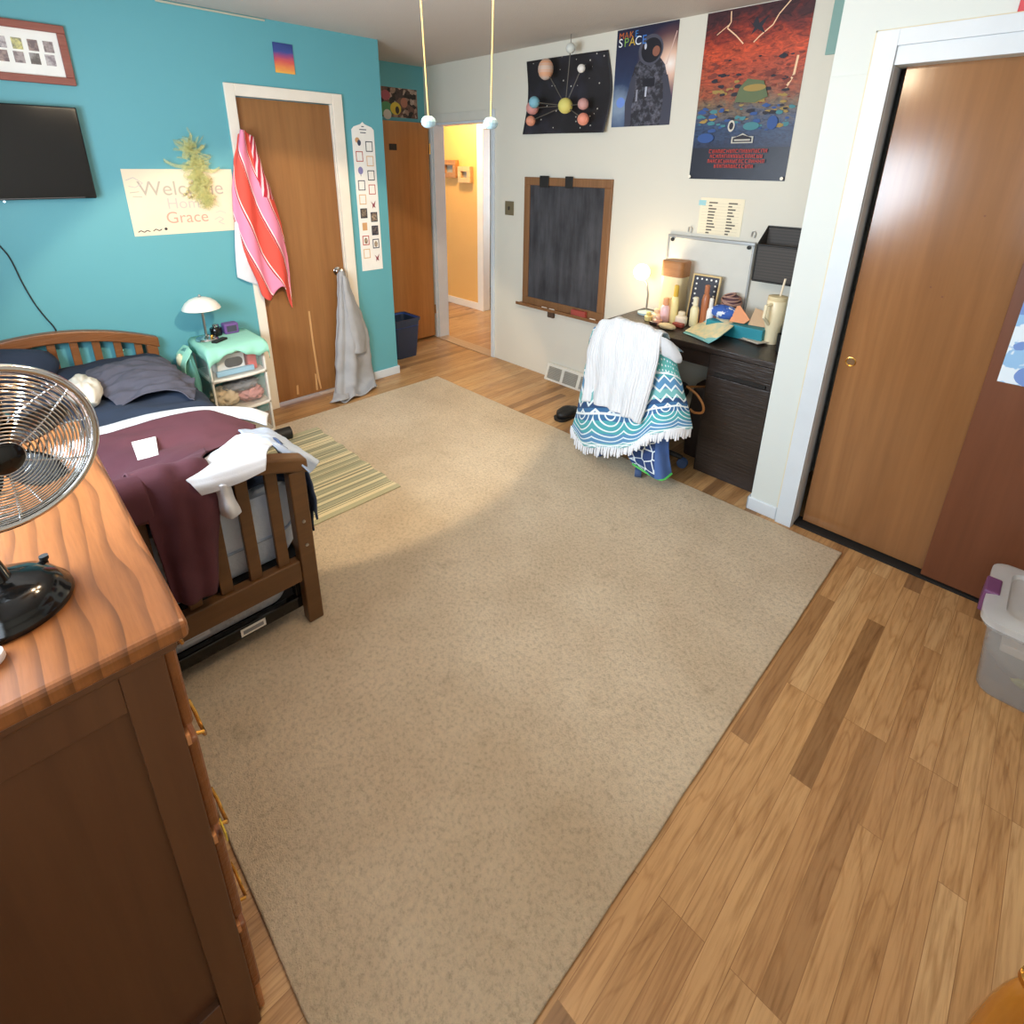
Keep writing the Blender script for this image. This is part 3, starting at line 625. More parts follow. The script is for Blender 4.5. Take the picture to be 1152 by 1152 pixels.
# bin
bx, by, bh = -.37, 2.63, .36
t = thing('waste_bin', 'dark blue plastic waste bin in the alcove by the open door', 'waste bin', (bx, by, 0))
M_bin = mat('dark_blue_plastic', '2b3a54', .4)
def rr(cx, cy, hx, hy, r, z, n=5):
    o = []
    for sx, sy, a0 in ((1,1,0),(-1,1,90),(-1,-1,180),(1,-1,270)):
        for i in range(n+1):
            a = math.radians(a0 + 90*i/n); o.append(Vector((cx+sx*(hx-r)+r*math.cos(a), cy+sy*(hy-r)+r*math.sin(a), z)))
    return o
def loft(loops, m, cap0=True, cap1=True):
    mb = MB(); n = len(loops[0]); vs = [p for l in loops for p in l]
    fs = [(i*n+k, i*n+(k+1) % n, (i+1)*n+(k+1) % n, (i+1)*n+k) for i in range(len(loops)-1) for k in range(n)]
    if cap0: fs.append(tuple(range(n))[::-1])
    if cap1: fs.append(tuple((len(loops)-1)*n+k for k in range(n)))
    return mb.add(vs, fs, m)
obj('bucket', loft([rr(bx, by, .105, .105, .03, .001), rr(bx, by, .135, .135, .035, bh), rr(bx, by, .128, .128, .033, bh), rr(bx, by, .098, .098, .03, .02)], M_bin), t, smooth=True)
obj('rim', loft([rr(bx, by, .134, .134, .035, bh-.02), rr(bx, by, .143, .143, .037, bh-.018), rr(bx, by, .143, .143, .037, bh+.004), rr(bx, by, .128, .128, .033, bh+.004)], M_bin, False, False), t, smooth=True)
obj('liner', loft([rr(bx, by, .129, .129, .034, bh-.07), rr(bx, by, .1275, .1275, .033, bh+.002)], mat('royal_blue_plastic', '2f4f9a', .4), False, False), t, smooth=True, solid=.002, label='brighter blue inside lip')

# ------------------------------------------------------------------ white wall
def wl(u, v, d=.002): return at(u, v, 'y', Y1-d)
# chalkboard
t = thing('chalkboard', 'wood framed black chalkboard hanging on the cream wall', 'chalkboard', (1.0, Y1, .58))
bx0, bx1, bz0, bz1 = .615, 1.437, .585, 1.578; fw_ = .058; M_cb = mat('chalkboard_frame', wood('7d5532', '8d6440', 'z', 14), .5)
mb = MB()
for a, b in (((bx0, bz0), (bx1, bz0+fw_)), ((bx0, bz1-fw_), (bx1, bz1)), ((bx0, bz0+fw_), (bx0+fw_, bz1-fw_)), ((bx1-fw_, bz0+fw_), (bx1, bz1-fw_))):
    mb.box((a[0], Y1-.022, a[1]), (b[0], Y1-.001, b[1]), M_cb)
obj('frame', mb, t, bevel=.003)
def slate(g):
    x, y, z = g.sep(g.obj); n = g.noise(g.vec(x, 0., z * .14), 16, 5, .6, .15); m = g.noise(g.vec(x, 0., z), 3, 3); return g.mix(g.ramp(n * .6 + m * .4, [(.38, (0,0,0,1)), (.72, (1,1,1,1))]), lin('2a2a2e'), lin('55555a'))
obj('slate', MB().box((bx0+fw_, Y1-.012, bz0+fw_), (bx1-fw_, Y1-.001, bz1-fw_), mat('chalky_slate', slate, .85)), t)
obj('chalk_ledge', MB().box((bx0-.03, Y1-.07, bz0-.012), (bx1+.02, Y1-.001, bz0), M_cb).box((bx0-.03, Y1-.07, bz0), (bx1+.02, Y1-.064, bz0+.012), M_cb), t, bevel=.002)
for x0, x1 in ((.78, .87), (1.03, 1.10)): obj('clip', MB().box((x0, Y1-.03, bz1-.07), (x1, Y1-.022, bz1+.012), M_blackm), t, bevel=.003, label='black hanging clip')
obj('bracket', MB().box((.905, Y1-.03, bz0-.07), (.965, Y1-.004, bz0-.012), mat('brown_block', '55402f')), t, bevel=.003)
tag(obj('chalk_eraser', MB().box((1.165, Y1-.058, bz0+.0005), (1.30, Y1-.026, bz0+.05), mat('red_felt', 'a1453b', .8)), bevel=.005), 'red chalk eraser on the chalkboard ledge', 'eraser')
for x, l in ((.86, 'short white chalk stick on the ledge near its left third'), (.94, 'white chalk stick on the ledge just above the small bracket'), (1.34, 'white chalk stick on the ledge right of the red eraser')):
    tag(obj('chalk_stick', MB().tube([(x, Y1-.045, bz0+.0065), (x+.05, Y1-.045, bz0+.0065)], .006, mat('chalk', 'efeae0', .9), 10), smooth=True), l, 'chalk', 'chalk sticks on the ledge')
# light switch
a, b = wl(568.5, 226), wl(578, 242.5)
t = thing('light_switch', 'metal light switch plate between the doorway and the chalkboard', 'light switch', (a.x, Y1, b.z))
obj('plate', MB().box((a.x, Y1-.006, b.z), (b.x, Y1-.0005, a.z), mat('aged_brass', '8d8064', .45, .5)), t, bevel=.002)
obj('toggle', MB().box(((a.x+b.x)/2-.006, Y1-.016, (a.z+b.z)/2-.014), ((a.x+b.x)/2+.006, Y1-.006, (a.z+b.z)/2+.014), mat('dark_toggle', '3f3a33')), t, bevel=.002)
# floor register
t = thing('vent_register', 'white metal heating register low on the cream wall beside the chair', 'vent', (1.1, Y1, 0))
vx0, vx1, vh = .93, 1.46, .135; M_vent = mat('vent_enamel', 'dcd8cc', .4)
P8 = [(vx0, Y1-.075, .001), (vx1, Y1-.075, .001), (vx1, Y1-.001, .001), (vx0, Y1-.001, .001), (vx0, Y1-.03, vh), (vx1, Y1-.03, vh), (vx1, Y1-.001, vh), (vx0, Y1-.001, vh)]
obj('housing', MB().hexa([Vector(p) for p in P8], M_vent), t, bevel=.006)
for k in range(3):
    x0 = vx0 + .03 + k*.165; mb = MB(); g0 = mat('vent_shadow', '8f8b81', .6)
    f = lambda z, o: Y1 - .075 + .045*z/vh - o
    mb.add([(x0, f(.02,.002), .02), (x0+.135, f(.02,.002), .02), (x0+.135, f(.115,.002), .115), (x0, f(.115,.002), .115)], [(0,1,2,3)], g0)
    for q in range(9):
        z = .022 + q*.0105; mb.box((x0, f(z,.007), z), (x0+.135, f(z,.001), z+.004), mat('vent_louvre', 'aaa69b', .5))
    obj('grille', mb, t)
# solar system poster, curled
def stars(g):
    n = g.noise(g.obj, 40, 2); v = g.voro(g.obj, 22); c = g.mix(g.ramp(g.noise(g.obj, 5, 3), [(.5, (0,0,0,1)), (.75, (1,1,1,1))]), lin('1c191d'), lin('2b2a38'))
    return g.mix(v < .11, c, lin('c9c4bb'))
ps = [wl(592.5,69.5,.012), wl(637,62.5,.004), wl(684.5,56,.012)], [wl(594,110,.004), wl(640,106,.004), wl(689,101,.006)], [wl(588,151.3,.035), wl(633,150,.012), wl(679,149,.05)]
tag(cloth('space_chart_poster', ps, mat('star_print', stars, .6), None, 24, 24, .002, 5, .001), 'black starry poster with curled edges behind the planet mobile', 'poster')
# planet mobile hanging in front
t = thing('planet_mobile', 'solar system mobile of painted balls in front of the black starry poster', 'mobile', wl(642, 40, .13))
def pl(name, u, v, rpx, m, d=.12, sq=(1,1,1)):
    p = wl(u, v, d); dep = (p - CAM).dot(FW); obj(name, MB().ball(p, rpx*dep/FPX*.97, m, 24, sq), t, smooth=True, label=m.name.replace('_', ' ')); return p
def banded(a, b, s=30): return lambda g: g.mix(g.ramp(g.noise(g.vec(0., 0., g.sep(g.obj)[2]), s, 3), [(.4, (0,0,0,1)), (.6, (1,1,1,1))]), lin(a), lin(b))
ps_ = pl('sun', 636, 119, 8.5, mat('yellow_sun_ball', 'd9cf72', .6))
pj = pl('planet', 614, 78, 9, mat('large_peach_planet', banded('d9a07c', 'cdb9ac'), .6), .12, (1,1,1.25))
pw = pl('planet', 654, 77, 4.6, mat('white_planet', 'e4e0da', .6)); pe = pl('planet', 601, 115, 6.3, mat('sky_blue_planet', '7db3c4', .6), .14)
pm = pl('planet', 599, 121.5, 7.4, mat('rose_planet', 'c98d86', .6), .10); po = pl('planet', 597, 136, 5.6, mat('orange_planet', 'd58f74', .6))
pk_ = pl('planet', 656, 117, 6.4, mat('dusty_pink_planet', 'c4938d', .6)); pr_ = pl('planet', 656, 134, 6.8, mat('coral_planet', 'e39179', .6)); pt_ = pl('planet', 642, 54, 5.6, mat('pale_grey_planet', 'cfd3cd', .6))
for i, q in enumerate((pj, pw, pe, pm, po, pk_, pr_, pt_)): obj('rod', MB().tube([ps_, q], .003, mat('grey_rod', '5b554c', .5), 6), t, smooth=True)
obj('hanger', MB().tube([pt_, Vector((pt_.x, pt_.y, H-.001))], .002, mat('grey_rod', '5b554c'), 6), t, smooth=True)
# astronaut poster
def astro(g):
    x, y, z = g.sep(g.uv); n = g.noise(g.obj, 9, 5, .6)
    c = g.ramp(y + (n - .5)*.4, [(0, '46597a'), (.3, '33456a'), (.6, '27304e'), (1, '1e1f38')])
    d = ((x - .92)*(x - .92)*.8 + (y - .60)*(y - .60)*1.6).sqrt()
    c = g.mix(g.ramp(d, [(0, (1,1,1,1)), (.16, (.9,.9,.9,1)), (.5, (0,0,0,1))]), c, g.ramp(d, [(0, 'fbf3ec'), (.14, 'ecc3ab'), (.4, '8d5546')]))
    return g.mix(g.ramp(((x - .1)*(x - .1)*1. + (y - .22)*(y - .22)*1.6).sqrt() + (n-.5)*.2, [(.1, (.8,.8,.8,1)), (.3, (0,0,0,1))]), c, lin('8fa2b8'))
a, b, c, d = wl(694.7,35), wl(764.6,20.8), wl(688.6,144), wl(753.4,140)
x0, x1, z0, z1 = 1.383, 1.811, 1.904, H-.004; W_, H_ = x1-x0, z1-z0
M_suit = mat('suit_dark', lambda g: g.mix(g.ramp(g.noise(g.obj, 26, 4, .7), [(.45, (0,0,0,1)), (.7, (1,1,1,1))]), lin('24232c'), lin('6a6a78')), .6); M_vis = mat('visor', '1b1a24', .4)
P_ = lambda *q: [(x*W_, y*H_) for x, y in q]
sh = [('poly', P_((.26,0),(.24,.2),(.28,.45),(.35,.62),(.45,.70),(.72,.70),(.84,.6),(.92,.42),(.95,.2),(.93,0)), M_suit),
      ('poly', P_((.24,.0),(.22,.25),(.30,.5),(.36,.55),(.38,.4),(.34,.2),(.34,0)), mat('suit_arm', '3c3d4c')), ('poly', P_((.84,0),(.86,.25),(.82,.5),(.9,.5),(1,.25),(1,0)), mat('suit_arm', '3c3d4c')),
      ('disc', W_*.59, H_*.76, W_*.2, H_*.15, mat('helmet', '4a4a58')), ('disc', W_*.60, H_*.755, W_*.165, H_*.12, M_vis), ('disc', W_*.68, H_*.74, W_*.06, H_*.05, mat('visor_glow', '8d5a48')), ('disc', W_*.5, H_*.8, W_*.02, H_*.03, mat('visor_light', 'b9bccb')),
      ('disc', W_*.14, H_*.26, W_*.075, H_*.055, mat('blue_orb', '6f8fd6')),
      ('line', P_((.98,.9),(.86,.6)), .006, mat('beam', 'd9b9ae')), ('rect', W_*.5, H_*.40, W_*.2, H_*.08, M_vis), ('rect', W_*.55, H_*.3, W_*.03, H_*.1, mat('visor_light', 'b9bccb')), ('rect', W_*.4, H_*.26, W_*.03, H_*.12, mat('suit_grey', '8d8e9c'))]
for i, (ch, c) in enumerate(zip('MAKE', ('c2622d', 'b7622c', 'c8722f', '3f7fc4'))): sh.append(('text', ch, W_*(.08+.085*i), H_*.935, .05, mat('ltr_' + c, c)))
for i, (ch, c) in enumerate(zip('SPACE', ('e6e6e6', '7ea84a', 'c8a63a', 'dfe6ee', '3f78c8'))): sh.append(('text', ch, W_*(.07+.1*i), H_*.865, .068, mat('ltr_' + c, c)))
tag(sheet('astronaut_poster', (x0, Y1-.001, z0), (1,0,0), (0,0,1), W_, H_, mat('space_print', astro, .4), sh), 'tall blue poster of an astronaut between the black and the red posters', 'poster')
# red sky poster: generic storm over a jumbled townscape
def storm(g):
    x, y, z = g.sep(g.uv); n = g.noise(g.vec(x, y * 2., 0.), 4, 6, .65, 1.5); f = g.noise(g.vec(x*1.2, y * 4.5, 1.), 7, 5, .65, 2.2)
    c = g.ramp(y + (n - .5)*.34, [(0, '1a1f30'), (.22, '1f2a48'), (.34, '2c4468'), (.44, '6a5a48'), (.54, '8f4a30'), (.66, 'a8452c'), (.76, 'c04a2a'), (.86, '7e2a22'), (.95, '3b1c24')])
    c = g.mul(c, g.ramp(f, [(.32, (.35,.33,.4,1)), (.5, (1,1,1,1)), (.7, (1.6,1.45,1.2,1))]))
    return g.mix(y < .2, c, g.mix(g.ramp(n, [(.5, (0,0,0,1)), (.8, (.5,.5,.5,1))]), lin('1a1d2c'), lin('2f3346')))
x0, x1, z0, z1 = 1.983, 2.541, 1.596, H-.004; W_, H_ = x1-x0, z1-z0
bolt = mat('lightning', 'f0c8a0'); tl = mat('teal_paint_blob', '3f7d86'); bl = mat('blue_paint_blob', '2c4f8c'); ye = mat('ochre_blob', '9d8242'); rd = mat('title_red', 'b0342a'); br = mat('rust_blob', '7a3428'); dk = mat('deep_blob', '22202c')
sh = [('line', P_((.24,.99),(.25,.93),(.22,.90),(.32,.85),(.40,.80)), .006, bolt), ('line', P_((.24,.92),(.12,.87)), .004, bolt), ('line', P_((.80,1.0),(.70,.93),(.66,.88),(.55,.83),(.50,.80)), .006, bolt), ('line', P_((.93,.7),(.92,.6),(.86,.52)), .011, bolt),
      ('poly', P_((.42,.93),(.47,.90),(.50,.94),(.53,.90),(.62,.94),(.56,.88),(.60,.84),(.52,.87),(.46,.84),(.49,.88)), dk)]
rs = random.Random(4)
for i in range(150):
    cx_, cy_ = rs.uniform(.04, .96), rs.uniform(.30, .72); r = rs.uniform(.008, .034)
    mm = (br, dk, ye, tl, bl)[max(0, min(4, int((.70-cy_)*12) + rs.randint(-2, 1)))]
    sh.append(('poly', P_(*[(min(.99, max(.01, cx_ + r*1.5*math.cos(a)*rs.uniform(.6, 1.2))), cy_ + r*.42*math.sin(a)*rs.uniform(.6, 1.2)) for a in (0,.8,1.6,2.4,3.2,4,4.8,5.6)]), mm))
sh += [('poly', P_((.40,.47),(.43,.55),(.50,.60),(.66,.58),(.72,.49),(.6,.46)), mat('roof_green', '5c6a48')), ('disc', W_*.58, H_*.545, W_*.11, H_*.02, ye), ('disc', W_*.6, H_*.325, W_*.08, H_*.024, tl), ('disc', W_*.14, H_*.26, W_*.09, H_*.03, bl), ('disc', W_*.8, H_*.34, W_*.05, H_*.04, bl), ('disc', W_*.40, H_*.33, W_*.035, H_*.035, mat('ring_white', 'c9c4b8')), ('disc', W_*.40, H_*.33, W_*.022, H_*.022, dk),
       ('poly', P_((.42,.225),(.42,.265),(.47,.265),(.53,.285),(.59,.265),(.64,.265),(.64,.225)), mat('badge_white', 'b9b6ac')), ('poly', P_((.435,.232),(.435,.257),(.53,.275),(.625,.257),(.625,.232)), dk), ('line', P_((.45,.244),(.61,.244)), .008, mat('badge_white', 'b9b6ac'))]
for r_, (l0, l1) in enumerate(((.20,.80),(.22,.78),(.20,.80),(.28,.70))):
    yy = .178 - r_*.031; x = l0
    while x < l1 - .02:
        wdt = rs.choice((.028, .036, .03)); k = rs.randint(0, 3)
        q = P_((x,yy-.011),(x+.007,yy-.011),(x+.007,yy+.011),(x,yy+.011)); sh.append(('poly', q, rd))
        sh.append(('line', P_((x, yy+(.0095 if k < 2 else 0)), (x+wdt-.009, yy+(.0095 if k < 2 else 0))), .0035, rd))
        if k != 1: sh.append(('poly', P_((x+wdt-.015,yy-.011),(x+wdt-.008,yy-.011),(x+wdt-.008,yy+.011),(x+wdt-.015,yy+.011)), rd))
        if k == 3 or k == 1: sh.append(('line', P_((x, yy-.0095), (x+wdt-.009, yy-.0095)), .0035, rd))
        x += wdt
for x in (.02, .98): sh.append(('disc', W_*x, H_*.015, .009, .009, mat('pin_head', 'e8e2d4')))
tag(sheet('storm_poster', (x0, Y1-.001, z0), (1,0,0), (0,0,1), W_, H_, mat('storm_print', storm, .4), sh), 'tall poster with red stormy sky and red lettering above the desk', 'poster')
# sheet of lists, teal canvas, red sign
a, b = wl(789, 222), wl(832, 267); M_lp = mat('list_paper', 'efe4c8', .8); M_ln = mat('list_ink', '6e675c', .8); W_, H_ = b.x-a.x, a.z-b.z
sh = [('rect', -.01, H_-.045, .045, .03, mat('blue_sticky', '9fd0d6'))]
rs = random.Random(2)
for r in range(11):
    y = H_ - .03 - r*.0175; sh.append(('line', [(.015, y), (W_-.02, y)], .0012, mat('faint_line', 'c9bda4')))
    for x in (.055, .175): sh.append(('line', [(x, y+.003), (x + rs.uniform(.02, .055), y+.003)], .0085, M_ln))
tag(sheet('list_paper', (a.x, Y1-.001, b.z), (1,0,0), (0,0,1), W_, H_, M_lp, sh), 'cream paper with two handwritten columns taped below the storm poster', 'paper')
a, b = wl(938, 0), wl(930, 62)
tag(obj('teal_canvas', MB().box((2.630, Y1-.012, b.z), (2.873, Y1-.001, H-.01), mat('dusty_teal', '86aaa4', .7)), bevel=.002), 'plain dusty teal panel high in the corner beside the closet wall', 'wall panel')
a = at(1144, 14, 'y', Y2-.012)
t = thing('red_sign', 'red edged sign above the closet doors at the upper right', 'sign', a)
obj('border', MB().box((a.x, Y2-.012, a.z), (a.x+.3, Y2-.001, a.z+.22), mat('sign_red', 'c8404a', .5)), t, bevel=.002)
obj('panel', MB().box((a.x+.018, Y2-.014, a.z+.018), (a.x+.282, Y2-.011, a.z+.202), mat('sign_maroon', '8d3a40', .5)), t)
# flowered print on the sliding door
def flora(g):
    v = g.voro(g.obj, 11); n = g.noise(g.obj, 12, 3); n2 = g.noise(g.obj, 5, 2)
    c = g.mix(g.ramp(n, [(.5, (0,0,0,1)), (.52, (1,1,1,1))]), lin('dbe9f3'), lin('8fbbe2'))
    return g.mix(((v + (n - .5)*.25) < .42) * (n2 > .42), c, lin('6f8fcb'))
a, b = at(1121.5, 428.5, 'y', 2.602), at(1152, 335, 'y', 2.602)
tag(sheet('flower_print', (a.x, 2.6035, a.z), (1,0,0), (0,0,1), .42, .46, mat('blue_flower_print', flora, .6), th=.002), 'pale blue flower print taped to the dark right closet door', 'print')

# ------------------------------------------------------------------ desk
DX0, DX1, DY0, DY1, DZ = 1.772, 2.845, 2.705, 3.2, .755
t = thing('desk', 'black-brown wooden desk with a drawer cabinet at its right end', 'desk', (2.3, 2.95, 0))
obj('desk_top', MB().box((DX0, DY0, DZ-.032), (DX1, DY1, DZ), M_desk), t, bevel=.003)
obj('apron', MB().box((DX0+.03, DY0+.02, DZ-.12), (2.485, DY0+.04, DZ-.032), M_desk), t, bevel=.002)
obj('side_panel', MB().box((DX0+.01, DY0+.02, 0), (DX0+.05, DY1-.02, DZ-.032), M_desk), t, bevel=.002)
obj('cabinet', MB().box((2.485, DY0+.022, 0), (2.84, DY1-.01, DZ-.032), M_desk), t, bevel=.002)
dr = obj('drawer', MB().box((2.50, DY0+.004, .625), (2.83, DY0+.022, DZ-.036), M_desk), t, bevel=.002)
do = obj('cabinet_door', MB().box((2.50, DY0+.004, .02), (2.83, DY0+.022, .598), M_desk), t, bevel=.002)
obj('handle_slot', MB().box((2.53, DY0+.012, .600), (2.80, DY0+.03, .624), M_dark), do)
def on(u, v, z=DZ): return at(u, v, 'z', z)
# desk lamp
p = wl(722, 306, .16); M_gl = mat('lit_globe', 'fff3da', .4, emit=('ffe2b0', 7.))
t = thing('globe_lamp', 'small lamp with a glowing round globe at the left end of the desk', 'lamp', (p.x, p.y, DZ))
obj('base', MB().lathe([(.055,0),(.055,.012),(.02,.02),(.008,.026)], (p.x+.06, p.y, DZ+.001), mat('pale_blue_enamel', '9fb6bd', .3), 24), t, smooth=True)
obj('stem', MB().tube([(p.x+.06, p.y, DZ+.02), (p.x+.062, p.y, DZ+.13), (p.x+.045, p.y, DZ+.2), (p.x+.02, p.y, p.z-.045)], .006, M_steel, 10), t, smooth=True)
obj('globe', MB().ball(p, .052, M_gl, 24), t, smooth=True, label='glowing warm white globe')
point('globe_light', (p.x+.02, p.y-.09, p.z-.02), DESK_W, (1, .78, .48), .06)
# whiteboard
t = thing('whiteboard', 'white dry erase board standing on the desk against the cream wall', 'whiteboard', (2.17, Y1, DZ))
a, b = wl(752, 264, .02), wl(850, 273, .02); M_al = mat('grey_aluminium', 'a7a7a5', .4, .6)
wx0, wx1, wz1 = a.x, b.x, a.z+.005; zb = DZ+.001
obj('surface', MB().box((wx0+.01, Y1-.016, zb+.012), (wx1-.01, Y1-.004, wz1-.01), mat('dry_erase_white', 'dcdad0', .25)), t)
for nm, q in (('rail', ((wx0, zb), (wx1, zb+.016))), ('rail', ((wx0, wz1-.02), (wx1, wz1))), ('rail', ((wx0, zb+.016), (wx0+.012, wz1-.02))), ('rail', ((wx1-.012, zb+.016), (wx1, wz1-.02)))):
    obj(nm, MB().box((q[0][0], Y1-.022, q[0][1]), (q[1][0], Y1-.002, q[1][1]), M_al), t, bevel=.003)
for x in (wx0+.035, wx1-.03): obj('magnet', MB().lathe([(.011,0),(.011,.008),(.008,.01)], (x, Y1-.022, wz1-.03), M_blackm, 14, (0,-1,0)), t, smooth=True)
for u, v in ((776.5, 258), (848, 263.5)):
    c = wl(u, v, .01); obj('hanging_hook', MB().tube([c + Vector((-.012,0,-.015)), c + Vector((-.01,0,.012)), c + Vector((.004,0,.016)), c + Vector((.01,0,.004)), c+Vector((.006,0,-.02))], .003, M_al, 8), t, smooth=True)
# wall file basket
t = thing('wire_basket', 'black mesh wall basket hanging beside the closet corner', 'basket', (2.6, Y1, 1.06))
tx0, tx1, tz0, tz1, td = 2.50, 2.78, 1.07, 1.355, .12; M_mesh = mat('black_mesh', lambda g: g.ramp((g.sep(g.obj)[2] * 60.).fract(), [(0, '35302c'), (.5, '544c45'), (.55, '3d3732')], 'CONSTANT'), .6)
mb = MB().box((tx0, Y1-.008, tz0), (tx1, Y1-.002, tz1), M_mesh).box((tx0, Y1-td, tz0), (tx1, Y1-.008, tz0+.004), M_mesh).box((tx0, Y1-td, tz0), (tx1, Y1-td+.004, tz1-.09), M_mesh)
mb.prism([(tx0, Y1-td, tz0), (tx0, Y1-.004, tz0), (tx0, Y1-.004, tz1), (tx0, Y1-td, tz1-.09)], (1,0,0), .004, M_mesh).prism([(tx1-.004, Y1-td, tz0), (tx1-.004, Y1-.004, tz0), (tx1-.004, Y1-.004, tz1), (tx1-.004, Y1-td, tz1-.09)], (1,0,0), .004, M_mesh)
obj('mesh_panel', mb, t)
obj('wire_rim', MB().tube([(tx0, Y1-.006, tz1), (tx0, Y1-td, tz1-.09), (tx1, Y1-td, tz1-.09), (tx1, Y1-.006, tz1)], .006, M_blackm, 8, True).tube([(tx0, Y1-td, tz0), (tx0, Y1-td, tz1-.09)], .005, M_blackm, 8).tube([(tx0, Y1-td, tz0), (tx1, Y1-td, tz0)], .006, M_blackm, 8), t, smooth=True)
for z in (tz0+.06, tz0+.17): tag(obj('paper_pad', MB().box((tx0+.02, Y1-td+.02, z-.05), (tx1-.01, Y1-.03, z-.045), mat('grey_paper', '8d897f', .7))), 'grey folder lying inside the black wall basket, %s' % ('lower' if z < tz0+.1 else 'upper one'), 'folder', 'folders in the wall basket')
# bamboo lidded canister
p = wl(761, 345, .12); cx_, cy_ = 2.031, 3.10
t = thing('canister', 'large clear canister with a bamboo lid on the desk by the lamp', 'canister', (cx_, cy_, DZ))
obj('body', loft([rr(cx_, cy_, .068, .055, .03, DZ+.001), rr(cx_, cy_, .072, .06, .03, DZ+.02), rr(cx_, cy_, .072, .06, .03, 1.025)], mat('frosted_cream', 'f4e6bd', .3, trans=.25)), t, smooth=True)
obj('lid', loft([rr(cx_, cy_, .075, .063, .03, 1.026), rr(cx_, cy_, .075, .063, .03, 1.115), rr(cx_, cy_, .071, .06, .03, 1.12)], mat('bamboo', wood('a9703f', 'bd8450', 'x', 30), .5)), t, smooth=True, label='banded bamboo lid')
# dotted frame
t = thing('dotted_frame', 'black board with a white dotted border standing on the desk', 'frame', (2.2, 3.12, DZ))
a, b = at(778, 308, 'y', 3.10), at(802.5, 352, 'y', 3.10)
fx0, fx1, fz0, fz1 = a.x, b.x-.01, DZ+.001, a.z-.01; W_, H_ = fx1-fx0, fz1-fz0
sh = []
for i in range(9): sh += [('disc', .02, .02+i*(H_-.04)/8, .006, .006, M_paper), ('disc', W_-.02, .02+i*(H_-.04)/8, .006, .006, M_paper)]
for i in range(5): sh += [('disc', .02+i*(W_-.04)/4, H_-.018, .006, .006, M_paper)]
sheet('board', (fx0, 3.115, fz0), (1,0,0), (0,.14,1), W_, H_, mat('board_black', '33313a', .4), sh, t, .006)
mb = MB()
for x in (fx0-.008, fx1): mb.hexa([Vector((x+e[0], 3.105+e[1]+(.14*(e[2]*H_)), fz0+e[2]*H_)) for e in ((0,0,0),(.008,0,0),(.008,.016,0),(0,.016,0),(0,0,1),(.008,0,1),(.008,.016,1),(0,.016,1))], mat('gold_edge', 'e0c48a', .4))
mb.box((fx0-.008, 3.105+.14*H_, fz1-.002), (fx1+.008, 3.121+.14*H_, fz1+.007), mat('gold_edge', 'e0c48a'))
obj('border', mb, t)
# toiletries
def bottle(name, u, yy, z_h, r, cbody, ccap, lab, cat='bottle', cap=.3, prof=None, y=None):
    q = Vector((at(u, 362, 'y', yy).x, yy, DZ)); t = thing(name, lab, cat, q, 'toiletries on the desk'); hb = z_h*(1-cap); o = (q.x, q.y, DZ+.001)
    obj('body', MB().lathe(prof or [(r*.9,0),(r,.006),(r,hb*.82),(r*.75,hb*.95),(r*.5,hb)], o, mat('b_' + cbody, cbody, .35), 20), t, smooth=True)
    if cap: obj('cap', MB().lathe([(r*.55,hb),(r*.6,hb+.003),(r*.58,z_h-.004),(r*.4,z_h)], o, mat('b_' + ccap, ccap, .4), 18), t, smooth=True)
    return t
bottle('bottle', 747, 2.985, .15, .030, 'edc3c4', 'e8a67c', 'pink bottle with a peach cap in front of the canister')
bottle('bottle', 757, 3.00, .235, .024, 'f1dd9a', 'dfb648', 'tall pale yellow bottle with ochre cap in front of the canister')
bottle('bottle', 780, 3.02, .18, .026, 'efe2b4', 'efe6c8', 'cream pump bottle before the dotted board')
bottle('bottle', 791, 3.05, .255, .024, 'b06a44', 'b87350', 'tall rust brown bottle before the dotted board', cap=.2)
bottle('bottle', 797.5, 3.02, .19, .020, 'f1ece6', 'efe9df', 'slim white tube right of the rust brown bottle')
bottle('jar', 738, 2.97, .075, .030, 'f0d6b0', 'e9c9a2', 'squat peach jar beside the pink bottle', 'jar', .35)
bottle('jar', 729, 2.93, .055, .024, 'ecd58c', 'e6c878', 'small yellow jar at the front of the jars', 'jar', .4)
bottle('jar', 740, 2.89, .055, .026, 'e7a890', 'e5b39d', 'small salmon jar in front of the squat peach jar', 'jar', .35)
bottle('jar', 766, 2.99, .085, .036, 'f5e8d4', 'f0dfc2', 'wide cream jar at the right foot of the canister', 'jar', .3)
bottle('bottle', 803, 3.03, .09, .016, '9c4a30', '6f2d20', 'little dark red bottle right of the white tube', cap=.35)
q = on(734, 365); tag(obj('hair_clip', MB().box((q.x-.02, q.y-.012, DZ+.001), (q.x+.035, q.y+.02, DZ+.02), mat('dark_brown_plastic', '3b2823', .3)), bevel=.008), 'dark brown hair clip by the front desk edge', 'hair clip')
q = on(763, 368); tag(obj('red_box', MB().box((q.x-.035, q.y-.015, DZ+.001), (q.x+.03, q.y+.02, DZ+.025), mat('brick_red_card', '9c4638', .5)), bevel=.004), 'small brick red case beside the open magazine', 'case')
q = on(750, 370); tag(lump('tissue_wad', (q.x, q.y, DZ+.016), (.05, .03, .018), mat('cream_tissue', 'f2dcae', .9), amp=.25, seed=3.), 'crumpled cream tissue at the left of the magazine', 'tissue')
